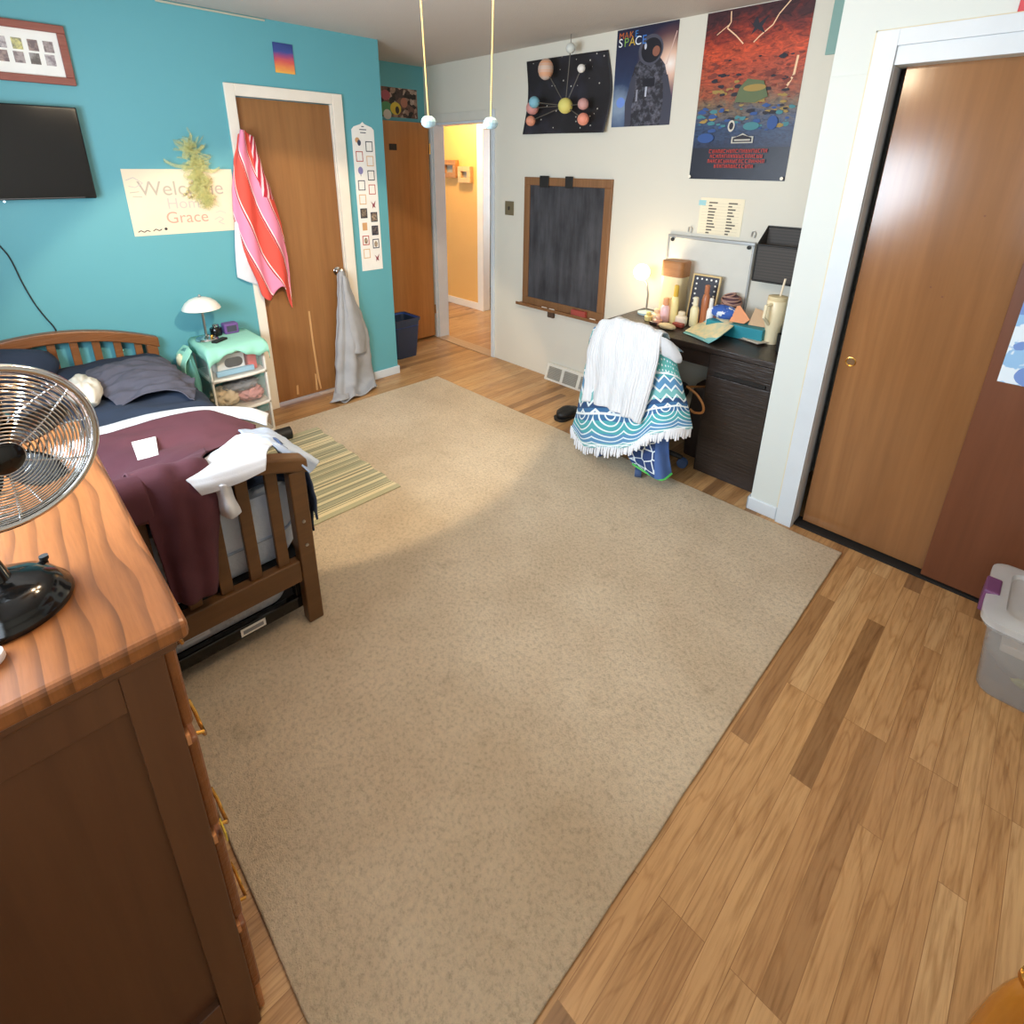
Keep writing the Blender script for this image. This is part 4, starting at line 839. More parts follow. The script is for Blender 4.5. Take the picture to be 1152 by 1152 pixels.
# woven ball, bags, cone
q = at(821, 345, 'z', DZ+.02)
t = thing('woven_ball', 'brown banded woven ball at the foot of the whiteboard', 'ball', (2.36, 3.14, DZ))
mb = MB(); c = Vector((2.385, 3.145, DZ+.155)); R_ = .058; rs = random.Random(5)
obj('core', MB().ball(c, R_*.9, mat('dark_plum', '5d4048', .8), 20), t, smooth=True)
for i in range(9):
    ax = Vector((rs.uniform(-.3,.3), rs.uniform(-.3,.3), 1)).normalized(); a_ = ax.orthogonal().normalized(); b_ = ax.cross(a_); h = -.8 + i*.2; rr_ = math.sqrt(max(.05, 1-h*h))
    mb.tube([c + (ax*h + (a_*math.cos(k*PI/10) + b_*math.sin(k*PI/10))*rr_)*R_ for k in range(20)], .005, mat('tan_cord', 'b0897a', .8), 6, True)
obj('winding', mb, t, smooth=True)
obj('stand', MB().lathe([(.04,0),(.04,.01),(.03,.03),(.03,.10)], (c.x, c.y, DZ+.001), mat('dark_plum', '5d4048'), 20), t, smooth=True)
BT = DZ + .078
t = thing('blue_bag', 'royal blue drawstring pouch with white marks in front of the woven ball', 'pouch', (2.395, 3.05, BT))
M_bb = mat('blue_white_print', lambda g: g.mix(g.ramp(g.noise(g.obj, 24, 2), [(.58, (0,0,0,1)), (.62, (1,1,1,1))]), lin('3a62b4'), lin('dfe6f2')), .8)
lump('pouch', (2.395, 3.04, BT+.040), (.075, .05, .038), M_bb, t, .18, 2.5, 8.)
q = Vector((2.485, 3.00, BT))
t = thing('paper_cone', 'orange folded paper packet right of the blue pouch', 'packet', q)
M_or = mat('orange_paper', 'e69a6c', .7)
mb = MB().add([q+Vector((-.035,0,.003)), q+Vector((.045,.01,.003)), q+Vector((.05,.05,.003)), q+Vector((-.03,.05,.003)), q+Vector((-.015,.03,.09)), q+Vector((.0,.035,.095)), q+Vector((.07,.02,.03))], [(0,1,6,4),(1,2,6),(2,3,5,6),(0,4,5,3),(4,6,5),(0,3,2,1)], M_or)
obj('packet', mb, t, solid=.001)
tag(obj('teal_box', MB().box((2.33, 2.965, DZ+.001), (2.655, 3.10, DZ+.076), mat('teal_card', '1e8796', .5)), bevel=.004), 'flat teal box on the desk left of the cream tumbler', 'box')
tag(obj('tan_envelope', MB().hexa([Vector(p) for p in ((2.55,3.02,BT),(2.64,3.03,BT),(2.64,3.05,BT),(2.55,3.04,BT),(2.56,3.06,BT+.09),(2.67,3.07,BT+.07),(2.67,3.075,BT+.07),(2.56,3.065,BT+.09))], mat('tan_paper', 'c8a987', .8))), 'tan paper packet standing on the teal box', 'packet')
# open magazine and papers
t = thing('magazine', 'open magazine with pale yellow pages and aqua cover on the desk', 'magazine', on(795, 372))
rows = [[on(771,372,DZ+.012), on(786,363,DZ+.022), on(802,354,DZ+.082), on(810,351,DZ+.090)], [on(784,377,DZ+.014), on(799,369,DZ+.045), on(814,359,DZ+.082), on(823,356,DZ+.085)], [on(800,384,DZ+.014), on(812,377,DZ+.05), on(824,368,DZ+.068), on(831,362,DZ+.07)]]
def pages(g):
    x, y, z = g.sep(g.uv); n = g.noise(g.uv, 7, 4, .6); return g.mix(g.ramp(n, [(.45, (0,0,0,1)), (.6, (1,1,1,1))]), lin('f3e6b8'), lin('d9dcb8'))
cloth('pages', rows, mat('magazine_page', pages, .5), t, 20, 20, .001, 9, .004)
cloth('cover', [[p + Vector((-.004,-.018,-.010)) for p in r] for r in rows], mat('aqua_cover', '7cc8cf', .4), t, 20, 20, .001, 9, .003, label='aqua cover')
rows2 = [[on(787,357,DZ+.006), on(800,354,DZ+.01), on(812,350,DZ+.03)], [on(775,366,DZ+.012), on(790,362,DZ+.02), on(806,355,DZ+.038)]]
q = on(835, 381)
for i in range(3):
    z = DZ + .002 + i*.005; a_ = .2 + .12*i; e, n = Vector((math.cos(a_), -math.sin(a_), 0)), Vector((math.sin(a_), math.cos(a_), 0)); p = Vector((q.x-.09+.012*i, q.y-.01+.01*i, z))
    v4 = [p, p+e*.2, p+e*.2+n*.13, p+n*.13]
    tag(obj('notebook', MB().hexa(v4 + [v+Vector((0,0,.004)) for v in v4], mat('nb_%d' % i, ('6b655e','b8ab98','d3c6b2')[i], .6))), ('dark grey notebook at the bottom of the stack before the tumbler', 'tan notebook in the middle of the stack before the tumbler', 'pale beige notebook on top of the stack before the tumbler')[i], 'notebook', 'notebooks before the tumbler')
# tumbler
q = on(866, 386)
t = thing('tumbler', 'cream insulated tumbler with handle and straw at the right of the desk', 'tumbler', q)
M_tb = mat('cream_enamel', 'eedfba', .35); o = (q.x, q.y, DZ+.001); hz = .25
obj('cup', MB().lathe([(.034,0),(.036,.004),(.038,.09),(.048,.12),(.05,.235),(.047,.24)], o, M_tb, 28), t, smooth=True)
obj('lid', MB().lathe([(.048,.24),(.05,.243),(.048,.262),(.03,.266)], o, mat('cream_lid', 'e6d3a8', .3), 28), t, smooth=True)
obj('straw', MB().tube([(q.x+.01, q.y, DZ+.26), (q.x+.02, q.y, DZ+.36)], .0055, mat('cream_straw', 'f2e2c8', .3), 10), t, smooth=True)
obj('handle', MB().tube([(q.x-.01, q.y-.048, DZ+.225), (q.x-.02, q.y-.09, DZ+.22), (q.x-.02, q.y-.1, DZ+.16), (q.x-.01, q.y-.046, DZ+.115)], .009, M_tb, 10), t, smooth=True)
q = on(874, 398); tag(obj('black_cup', MB().lathe([(.026,0),(.03,.004),(.034,.10),(.031,.10),(.027,.008)], (2.79, q.y+.03, DZ+.001), M_blackm, 22), smooth=True), 'black cup at the right desk edge before the cream tumbler', 'cup')

# ------------------------------------------------------------------ desk chair under towels
t = thing('desk_chair', 'blue swivel desk chair standing at the desk under draped towels', 'chair', (2.24, 2.52, 0))
M_chb = mat('chair_blue', '3f5680', .6)
cb = [at(672, 368, 'y', 2.40), at(752, 392, 'y', 2.40)]
obj('backrest', MB().hexa([Vector(p) for p in ((2.0, 2.40, .50), (2.44, 2.40, .50), (2.44, 2.45, .50), (2.0, 2.45, .50), (2.0, 2.385, .83), (2.44, 2.385, .80), (2.44, 2.43, .80), (2.0, 2.43, .83))], M_chb), t, bevel=.03, segs=3)
obj('seat', loft([rr(2.19, 2.60, .19, .19, .06, .42), rr(2.19, 2.60, .20, .20, .07, .45), rr(2.19, 2.60, .19, .19, .06, .485)], M_blackm), t, smooth=True)
obj('back_bar', MB().tube([(2.23, 2.47, .62), (2.23, 2.48, .43), (2.23, 2.58, .415)], .016, M_blackm, 10), t, smooth=True)
obj('gas_post', MB().lathe([(.028,.10),(.028,.28),(.018,.28),(.018,.42)], (2.23, 2.6, 0), M_blackm, 16), t, smooth=True)
for k in range(5):
    a = 2*PI*k/5 + 3.98; e = Vector((math.cos(a), math.sin(a), 0)); c = Vector((2.19, 2.62, 0))
    obj('leg', MB().tube([c+Vector((0,0,.11)), c+e*.25+Vector((0,0,.075))], [.022, .014], M_blackm, 8), t, smooth=True)
    obj('caster', MB().lathe([(.028,-.018),(.03,-.014),(.03,.014),(.028,.018)], c+e*.255+Vector((0,0,.0425)), M_chb, 16, (-e.y, e.x, 0)), t, smooth=True)
def boho(g):
    x, y, z = g.sep(g.uv); n = g.noise(g.uv, 14, 2)
    base = g.ramp((y * 2.9).fract(), [(0, '3f6f9c'), (.22, '4fa6ae'), (.48, '5b8fb8'), (.72, '77b6b8'), (.9, '2f4f7a')], 'CONSTANT')
    cx = (x * 4.6).fract() - .5; cy = (y * 4.2).fract(); d = (cx*cx + cy*cy).sqrt()
    rings = (d * 6.).fract() < .26
    zig = (((x * 9.).fract() - .5).abs() * 1.3 + y * 15.).fract() < .26
    band = (y * 4.2 + 1.).floor() * .5
    pick = band.fract() < .25
    dots = g.voro(g.vec(x * 30., y * 26., 0.), 1., rnd=.2) < .22
    line = g.mix(pick, g.grey(zig), g.grey(rings))
    c = g.mix(line, base, lin('e3eef1'))
    c = g.mix((y > .33) * (y < .47), c, g.mix(dots, lin('62b3ae'), lin('e3eef1')))
    return g.mix((y * 4.2).fract() < .06, c, lin('eaf1f2')), g.noise(g.obj, 300, 2)
M_boho = mat('boho_towel', boho, .95, bump=(.3, 1), dist=.003)
hem = [(643,481,2.46),(653,499,2.38),(672,504,2.32),(692,505,2.29),(712,501,2.27),(727,491,2.27),(748,486,2.29),(764,484,2.34),(777,482,2.42)]
mid2 = [(647,468,2.46),(656,470,2.38),(674,470,2.33),(694,472,2.31),(713,472,2.30),(730,465,2.30),(748,462,2.32),(763,460,2.36),(774,462,2.43)]
mid1 = [(657,420,2.45),(665,418,2.39),(680,418,2.36),(697,418,2.355),(714,420,2.35),(730,422,2.35),(744,422,2.36),(757,424,2.39),(766,430,2.44)]
top_ = [(667,372,2.43),(674,368,2.385),(685,366,2.37),(699,368,2.365),(714,371,2.365),(728,377,2.365),(741,384,2.37),(753,392,2.385),(760,398,2.43)]
tt = thing('patterned_towel', 'teal and blue patterned beach towel with white fringe over the desk chair', 'towel', (2.2, 2.36, .84))
rows = [[at(u, v, 'y', y) for u, v, y in r] for r in (top_, mid1, mid2, hem)]
over = [Vector((p.x, p.y+.08, p.z-.01)) for p in rows[0]]
cloth('towel_body', [over] + rows, M_boho, tt, 70, 60, .007, 8, .005, folds=lambda a, b: .013*math.sin(a*24)*max(0, b-.25))
mb = MB(); M_fri = fab('white_fringe', 'e9ecf2', 'f3f5f8'); hp = rows[3]
for i in range(64):
    p = cr(hp, i/63); q = p + Vector((.004*math.sin(i*2.1), -.006+.004*math.cos(i*1.7), -.045 - .01*math.sin(i*1.3)))
    mb.tube([p + Vector((0,0,.012)), (p+q)/2 + Vector((0,-.004,0)), q], [.006, .0065, .005], M_fri, 5)
obj('fringe', mb, tt, smooth=True, kind='stuff', label='white tassel fringe')
def turtle(g):
    x, y, z = g.sep(g.uv); e = g.voro(g.vec(x * 5.2, y * 4.4, 0.), 1., 'Distance', 'DISTANCE_TO_EDGE', .6)
    c = g.mix(e < .055, lin('2f4678'), lin('e6eef4')); n = g.noise(g.uv, 3, 2)
    return g.mix((x + y*.15) > .68, c, g.mix(n, lin('44629e'), lin('5474b0'))), g.noise(g.obj, 300, 2)
t = thing('turtle_towel', 'blue towel with white turtle shell print and green edge hanging below the fringe', 'towel', at(730, 520, 'y', 2.42))
rows = [[at(704,500,'y',2.37), at(722,492,'y',2.345), at(738,488,'y',2.35), at(753,486,'y',2.40)], [at(706,512,'y',2.35), at(722,512,'y',2.34), at(740,512,'y',2.35), at(753,510,'y',2.41)], [at(712,522,'y',2.35), at(726,531,'y',2.34), at(744,540,'y',2.345), at(756,533,'y',2.42)]]
cloth('towel_body', rows, mat('turtle_print', turtle, .9), t, 30, 30, .004, 9, .004, folds=lambda a, b: .008*math.sin(a*9))
obj('green_edge', MB().tube([p + Vector((0,-.003,.002)) for p in [cr(rows[2], i/20) for i in range(21)]], .006, mat('lime_green_trim', '57c25c', .7), 6), t, smooth=True, label='lime green edging')
t = thing('white_garment', 'white cotton garment hung over the back of the desk chair', 'garment', (2.2, 2.35, .86))
R0 = [(671,364,2.40),(684,361,2.375),(702,364,2.36),(722,370,2.355),(744,379,2.36)]
R1 = [(660,396,2.39),(677,392,2.35),(698,394,2.335),(720,398,2.33),(741,402,2.335)]
R2 = [(657,428,2.40),(674,428,2.345),(694,432,2.32),(713,438,2.31),(731,442,2.31)]
R3 = [(655,450,2.40),(672,455,2.335),(690,463,2.30),(705,470,2.285),(720,477,2.28)]
rows = [[at(u, v, 'y', y-.012) for u, v, y in r] for r in (R0, R1, R2, R3)]
over = [Vector((p.x, p.y+.09, p.z-.03)) for p in rows[0]]; crest = [Vector((p.x, p.y+.045, p.z+.012)) for p in rows[0]]
M_rib = mat('ribbed_white_cotton', lambda g: (g.mix(g.noise(g.uv, 20, 3), lin('d8dadd'), lin('e2e4e6')), ((g.sep(g.uv)[0] + (g.noise(g.uv, 4, 2) - .5) * .05) * 34. * 6.283).sin() * .5 + g.noise(g.uv, 30, 3)), .9, bump=(.6, 1), dist=.004)
cloth('garment_body', [over, crest] + rows, M_rib, t, 70, 60, .014, (12, 12, 5), .004, folds=lambda a, b: .010*math.sin(a*30 + b*3)*b)
rows = [[at(738,377,'y',2.36), at(748,380,'y',2.345), at(757,386,'y',2.36)], [at(741,389,'y',2.345), at(754,392,'y',2.33), at(764,396,'y',2.36)], [at(745,399,'y',2.345), at(757,402,'y',2.33), at(767,403,'y',2.365)], [at(752,402,'y',2.35), at(760,408,'y',2.34), at(766,408,'y',2.37)]]
cloth('garment_sleeve', rows, M_rib, t, 20, 20, .006, 12, .004)
# shoulder bag beside the chair
t = thing('shoulder_bag', 'dark bag with tan strap on the floor between chair and desk cabinet', 'bag', (2.44, 2.98, 0))
obj('pouch', loft([rr(2.40, 2.95, .06, .10, .04, .001), rr(2.40, 2.95, .068, .11, .045, .2), rr(2.40, 2.95, .055, .09, .04, .42), rr(2.40, 2.95, .045, .07, .03, .45)], mat('dark_brown_leather', '2e2420', .5)), t, smooth=True)
st = [at(*p, 'y', 2.66) for p in ((773,435),(784,444),(791,456),(790,464),(781,464),(776,460))]
obj('strap', MB().tube([Vector((2.42, 2.9, .45))] + [cr(st, i/20) for i in range(21)], .007, mat('tan_leather', 'b27a45', .5), 8), t, smooth=True, label='tan leather strap')
# shoe
q = at(638, 466, 'z', .02)
t = thing('shoe', 'black shoe lying on the floor left of the desk chair', 'shoe', (q.x, q.y, 0))
lump('upper', (q.x, q.y, .04), (.06, .10, .035), M_blackm, t, .12, 1.5, 2., ridged=False)
obj('sole', loft([rr(q.x, q.y, .05, .11, .045, .001), rr(q.x, q.y, .052, .113, .047, .02)], M_blackm), t, smooth=True)

# ------------------------------------------------------------------ nightstand and what stands on it
NX1, NY0, NY1, NZ = .365, .842, 1.165, .635
t = thing('drawer_cart', 'translucent white plastic three drawer cart used as nightstand', 'drawer cart', (.2, 1.0, 0))
M_pl = mat('white_plastic', 'e6e2d8', .4)
def clear(name, c, a):
    return mat(name, c, .3, alpha=a)
M_clr = clear('cloudy_plastic', 'e4e2dc', .07)
mb = MB()
for z in (.0, .205, .415, .615): mb.box((.05, NY0, z+.001), (NX1-.01, NY1, z+.02), M_pl)
for y in (NY0, NY1-.012): mb.box((.05, y, .02), (.06, y+.012, NZ), M_pl).box((NX1-.04, y, .02), (NX1-.01, y+.012, NZ), M_pl)
obj('frame', mb, t, bevel=.003)
for y in (NY0+.002, NY1-.008): obj('side_panel', MB().box((.06, y, .02), (NX1-.04, y+.006, .615), M_clr), t)
for i, z in enumerate((.024, .228, .438)):
    h = .172; n = 10; bow = lambda s: NX1 - .012 + .022*(1-(2*s-1)**2)
    yy = [NY0+.016 + (NY1-NY0-.032)*k/n for k in range(n+1)]
    vs = []; 
    for k in range(n+1): vs += [(bow(k/n), yy[k], z), (bow(k/n), yy[k], z+h)]
    mb = MB().add(vs, [(2*k, 2*k+2, 2*k+3, 2*k+1) for k in range(n)], M_clr)
    mb.box((.08, NY0+.016, z), (NX1-.012, NY0+.019, z+h*.9), M_clr).box((.08, NY1-.019, z), (NX1-.012, NY1-.016, z+h*.9), M_clr).box((.08, NY0+.016, z), (NX1-.012, NY1-.016, z+.003), M_clr)
    d = obj('drawer', mb, t, solid=.002)
    pts = [(bow(k/n)+.006, yy[k], z-.004) for k in range(n+1)]
    obj('drawer_lip', MB().tube(pts, .009, M_pl, 8), d, smooth=True, label='white drawer lip')
t2 = thing('white_gadget_box', 'white box with a dark oval window in the top drawer of the cart', 'box', (.3, .98, .45))
a, b = at(250, 404, 'x', .30), at(286, 424, 'x', .30)
obj('carton', MB().box((.16, .90, .444), (.30, 1.06, .565), mat('carton_white', 'f0eeea', .6)), t2, bevel=.004)
obj('oval_window', loft([[Vector((.3005+.002*k, q.y, q.z)) for q in [Vector((0, .995 + p.x, .51 + p.y)) for p in rr(0, 0, .052, .030, .028, 0)]] for k in (0, 1)], mat('dark_visor', '0c0c0f', .5)), t2, label='dark oval window')
tag(obj('blue_folder', MB().box((.306, .885, .444), (.335, 1.10, .475), mat('light_blue_card', '8fbfd8', .6)), bevel=.003), 'light blue folder in front of the white box in the top drawer', 'folder')
tag(obj('red_packet', MB().box((.22, 1.075, .444), (.315, 1.125, .555), mat('coral_red_card', 'd8605a', .6)), bevel=.004), 'coral red packet right of the white box in the top drawer', 'packet')
tag(lump('folded_clothes', (.24, .93, .285), (.09, .07, .05), fab('cream_clothes', 'd9c3a0', 'e3d2b4'), amp=.5, seed=1., n=44, sc_=2.6), 'cream folded clothes at the left of the middle drawer', 'clothes', 'clothes in the cart')
tag(lump('folded_clothes', (.25, 1.07, .275), (.085, .075, .04), fab('pink_clothes', 'c98a86', 'd69d98'), amp=.5, seed=5., n=44, sc_=2.6), 'rose pink clothes at the right of the middle drawer', 'clothes', 'clothes in the cart')
tag(lump('folded_clothes', (.24, 1.03, .34), (.07, .09, .03), fab('grey_clothes', '7d7f84', '92949a'), amp=.5, seed=9., n=44, sc_=2.6), 'dark grey clothes on top in the middle drawer', 'clothes', 'clothes in the cart')
# mint cloth
zt = NZ + .006; mb = MB(); n = 44; vs = []; uvs = []
cols_ = [NY0-.03 + (NY1-NY0+.06)*i/n for i in range(n+1)]
prof = [(.055, 0), (.15, 0), (.25, 0), (.345, 0), (.385, -.012), (.396, -.035), (.400, -.06), (.402, -.085)]
for j, (x, dz) in enumerate(prof):
    for i, y in enumerate(cols_):
        s = i / n; k = dz; sc2 = .012*abs(math.sin(s*PI*5)) + .02*math.sin(s*PI)
        if j >= 5: k = dz*(1 + .25*math.sin(s*9+1)) + (sc2*(j-4)/3 if dz < 0 else 0)
        ed = 0
        if s < .09: ed = (.09-s)/.09*.07
        if s > .91: ed = (s-.91)/.09*.05
        yy = y if ed == 0 else (NY0-.012 if s < .5 else NY1+.012)
        vs.append((x + .004*math.sin(s*23)*(j > 4), yy, zt + k - ed)); uvs.append((s, j/7))
mb.add(vs, [(j*(n+1)+i, j*(n+1)+i+1, (j+1)*(n+1)+i+1, (j+1)*(n+1)+i) for j in range(len(prof)-1) for i in range(n)], M_mint, uvs)
tag(obj('mint_cloth', mb, solid=.003, smooth=True, ang=60, open=True), 'mint green scalloped cloth draped over the drawer cart', 'cloth')
t = thing('hanging_bag', 'teal and cream bag hanging between the bed and the drawer cart', 'bag', (.2, .8, .4))
lump('pouch', (.20, .775, .42), (.12, .038, .19), fab('teal_green_fabric', '4a8a86', '6aa39a'), t, .18, 2.4, 4.)
cloth('flap', [[(.12,.79,.62),(.2,.795,.63),(.28,.79,.62)],[(.11,.745,.56),(.2,.735,.57),(.3,.745,.56)],[(.13,.725,.47),(.21,.72,.46),(.3,.73,.48)]], M_mint, t, 14, 14, .008, 12, .003)
lump('tassel', (.22, .735, .56), (.02, .02, .04), fab('cream_tassel', 'cfcfae', 'dcdcc2'), t, .2, 3.)
# lamp
lx, ly, lz = .18, .905, zt+.002
t = thing('table_lamp', 'small table lamp with white glass dome shade on the mint cloth', 'lamp', (lx, ly, lz))
obj('base', MB().lathe([(.062,0),(.064,.006),(.058,.014),(.02,.022),(.012,.03)], (lx, ly, lz), M_chrome, 28), t, smooth=True)
obj('stem', MB().tube([(lx, ly, lz+.02), (lx, ly, lz+.215)], .007, M_steel, 12), t, smooth=True)
obj('shade', MB().lathe([(.098,.19),(.104,.194),(.101,.205),(.085,.23),(.06,.25),(.03,.262),(.0,.265)], (lx, ly, lz), mat('opal_glass', 'eceae0', .3, spec=.4), 36), t, smooth=True)
obj('finial', MB().lathe([(.007,.265),(.008,.272),(.004,.28)], (lx, ly, lz), M_steel, 12), t, smooth=True)
obj('switch', MB().ball((lx+.035, ly+.02, lz+.027), .010, M_brass, 12), t, smooth=True)
t = thing('alarm_clock', 'small purple cube alarm clock on the mint cloth', 'clock', (.12, 1.06, lz))
obj('case', MB().box((.085, 1.02, lz), (.15, 1.105, lz+.066), mat('purple_plastic', '6f4a8a', .4)), t, bevel=.008)
obj('display', MB().box((.149, 1.034, lz+.014), (.152, 1.09, lz+.052), mat('lcd_grey', '4b4653', .2)), t)
t = thing('black_jar', 'black jar with shiny silver top left of the purple clock', 'jar', (.12, .98, lz))
obj('body', MB().lathe([(.032,0),(.034,.004),(.034,.045),(.03,.05)], (.12, .978, lz), M_black, 20), t, smooth=True)
obj('lid', MB().lathe([(.018,.05),(.02,.054),(.018,.072),(.0,.076)], (.12, .978, lz), M_chrome, 16), t, smooth=True)
tag(obj('remote_control', MB().hexa([Vector(p) for p in ((.27,.90,lz),(.30,.92,lz),(.25,1.0,lz),(.22,.98,lz),(.27,.90,lz+.014),(.30,.92,lz+.014),(.25,1.0,lz+.014),(.22,.98,lz+.014))], M_blackm), bevel=.004), 'small black remote in front of the table lamp base', 'remote')

# ------------------------------------------------------------------ bed
BY0, BY1 = -.38, .655; BXF = 2.0
t = thing('bed', 'dark wooden twin bed with arched slatted headboard and footboard', 'bed', (1.0, .14, 0))
def arch(x0, x1, y0, y1, yc, zc, k, th, m, n=28):
    mb = MB(); vs = []
    for i in range(n+1):
        y = y0 + (y1-y0)*i/n; z = zc - k*(y-yc)**2; vs += [(x0, y, z-th), (x1, y, z-th), (x1, y, z), (x0, y, z)]
    fs = [(4*i+a, 4*i+(a+1) % 4, 4*i+4+(a+1) % 4, 4*i+4+a) for i in range(n) for a in range(4)] + [(0,1,2,3), tuple(4*n+a for a in (3,2,1,0))]
    return mb.add(vs, fs, m)
HC, HK = .15, .44
hb = obj('headboard_rail', arch(.03, .085, BY0-.02, BY1+.02, HC, .805, HK, .06, M_hbw), t, bevel=.006)
for y in (BY0-.015, BY1-.045): obj('headboard_post', MB().box((.035, y, 0), (.08, y+.055, .805-HK*(y+.03-HC)**2-.05), M_hbw), t, bevel=.005)
obj('headboard_lower_rail', MB().box((.035, BY0+.04, .26), (.08, BY1-.045, .42), M_hbw), t, bevel=.005)
for k in range(10):
    y = -.305 + k*.0955; obj('headboard_slat', MB().box((.045, y, .42), (.065, y+.036, .805-HK*(y-HC)**2-.045), M_hbw), t, bevel=.003)
FC, FK, FZ = .14, .372, .80
obj('footboard_rail', arch(1.972, 2.038, BY0-.015, BY1+.012, FC, FZ, FK, .055, M_bedw), t, bevel=.008)
for y in (BY0-.01, .598): obj('footboard_post', MB().box((1.985, y, .0122), (2.035, y+.057, FZ-FK*(y+.03-FC)**2-.05), M_bedw), t, bevel=.005)
obj('footboard_lower_rail', MB().box((1.988, BY0+.047, .21), (2.03, .598, .30), M_bedw), t, bevel=.005)
for k in range(10):
    y = .528 - k*.0955; obj('footboard_slat', MB().box((1.995, y-.002, .30), (2.015, y+.038, FZ-FK*(y+.02-FC)**2-.045), M_bedw), t, bevel=.003)
for y in (BY0+.005, BY1-.035): obj('side_rail', MB().box((.08, y, .2), (1.985, y+.025, .30), M_bedw), t, bevel=.003)
for z in (.46, .36): obj('bolt', MB().lathe([(.006,0),(.006,.004),(.003,.005)], (2.035, .626, z), M_steel, 10, (1,0,0)), t, smooth=True)
obj('slat_base', MB().box((.09, BY0+.03, .262), (1.97, BY1-.035, .285), M_blackm), t, label='black metal mattress support')
M_matt = mat('pale_blue_ticking', lambda g: (g.mix(g.noise(g.obj, 12, 3), lin('c3d0e2'), lin('dbe3ee')), g.noise(g.obj, 60, 3)), .9, bump=(.4, 1), dist=.006)
t = thing('mattress', 'pale blue covered mattress seen through the footboard slats', 'mattress', (1.0, .14, .29))
obj('core', loft([rr(1.03, .14, .91, .49, .09, .29), rr(1.03, .14, .925, .505, .10, .32), rr(1.03, .14, .925, .505, .10, .53), rr(1.03, .14, .91, .49, .09, .565)], M_matt), t, smooth=True)
obj('piping', MB().tube(rr(1.03, .14, .927, .507, .10, .40), .005, M_lblue, 6, True), t, smooth=True)
# pillow
t = thing('pillow', 'navy pillow slumped against the headboard', 'pillow', (.2, .0, .58))
lump('case', (.185, -.07, .672), (.105, .27, .125), M_navy, t, .10, 1.6, 3., ridged=False)
# navy bedspread
def prow(x, zt_, rz=.30, ry=.70): return [(x, -.415, .40), (x, -.40, .54), (x, -.30, zt_), (x, -.05, zt_+.008), (x, .2, zt_+.012), (x, .45, zt_+.008), (x, .60, zt_-.002), (x, .672, zt_-.05), (x, ry, .45), (x, ry+.01, rz)]
cloth('navy', [prow(.095, .60), prow(.35, .60), prow(.7, .592), prow(1.0, .588), prow(1.35, .582), prow(1.9, .578)], M_navy, None, 90, 90, .017, (9, 5, 7), .006, seed=2.)
nb = bpy.data.objects['navy']; nb.name = 'navy_bedspread'; nb.data.name = 'navy_bedspread'; tag(nb, 'navy blue bedspread covering the upper part of the bed', 'bedspread')
tag(cloth('grey_clothes_pile', [[(.30,.30,.63),(.32,.42,.65),(.34,.56,.64),(.36,.64,.60)], [(.45,.27,.65),(.5,.40,.69),(.52,.55,.67),(.55,.66,.61)], [(.65,.28,.64),(.68,.42,.675),(.72,.56,.66),(.76,.66,.60)], [(.85,.32,.61),(.86,.44,.635),(.9,.55,.63),(.98,.60,.60)]], M_slate, None, 80, 80, .030, (17, 6, 12), .004, seed=4.), 'heap of slate grey clothes lying on the navy bedspread', 'clothes')
tag(lump('crumpled_cloth', (.66, .232, .650), (.15, .058, .052), M_beigec, None, .45, 1.7, 6.), 'crumpled cream cloth beside the fan on the navy bedspread', 'cloth')
# white sheet fold
A = [(1.0,-.40,.56), (.985,-.2,.607)] + [tuple(at(u, v, 'z', z)) for u, v, z in ((105,483,.608),(150,471,.608),(190,462,.608),(240,458,.606),(280,460,.585),(302,466,.55))]
B = [(1.20,-.40,.56), (1.20,-.2,.611)] + [tuple(at(u, v, 'z', z)) for u, v, z in ((112,507,.608),(150,497,.608),(200,482,.608),(240,472,.604),(275,471,.595),(300,479,.56))]
E_ = [tuple((a_+b_)/2 + (.008 if i == 2 else 0) for i, (a_, b_) in enumerate(zip(p, q))) for p, q in zip(A, B)]
tag(cloth('white_sheet', [A, E_, B], M_wcot, None, 50, 14, .004, 8, .008), 'white sheet fold running across the bed above the maroon blanket', 'sheet')
# maroon blanket with two ends over the footboard
t = thing('maroon_blanket', 'maroon blanket lying across the bed with an end over the footboard', 'blanket', (1.6, .2, .6))
z_ = .622
rows = [[(1.18,-.40,.555), (1.18,-.2,z_+.010), (1.19,.05,z_+.012), (1.19,.25,z_+.012), (1.19,.46,z_+.010), (1.25,.60,z_+.004), (1.42,.71,.580)],
        [(1.42,-.40,.55), (1.42,-.2,z_+.004), (1.42,.05,z_+.006), (1.42,.22,z_+.012), (1.42,.40,z_+.012), (1.42,.56,z_+.006), (1.48,.69,.585)],
        [(1.65,-.40,.55), (1.65,-.2,z_+.002), (1.65,.03,z_+.01), (1.65,.18,z_+.03), (1.63,.33,z_+.04), (1.58,.48,z_+.03), (1.54,.65,.605)],
        [(1.86,-.39,.58), (1.86,-.2,.66), (1.87,.02,.70), (1.88,.15,.72), (1.85,.27,.715), (1.72,.42,.68), (1.58,.62,.62)],
        [(1.97,-.38,.70), (1.985,-.2,.77), (1.99,.01,.80), (1.99,.13,.815), (1.985,.25,.808), (1.84,.37,.74), (1.64,.58,.64)]]
cloth('spread', rows, M_maroon, t, 50, 50, .013, 6, .005, seed=1.)
rows = [[(1.74,-.22,.64), (1.76,.0,.67), (1.78,.09,.69), (1.80,.20,.705)], [(1.97,-.2,.782), (1.98,.0,.802), (1.985,.09,.815), (1.985,.20,.812)], [(2.02,-.2,.79), (2.025,.0,.815), (2.03,.09,.825), (2.03,.20,.822)], [(2.048,-.2,.75), (2.055,.0,.775), (2.06,.09,.785), (2.062,.20,.78)], [(2.05,-.19,.66), (2.058,.02,.69), (2.063,.12,.70), (2.063,.205,.685)]]
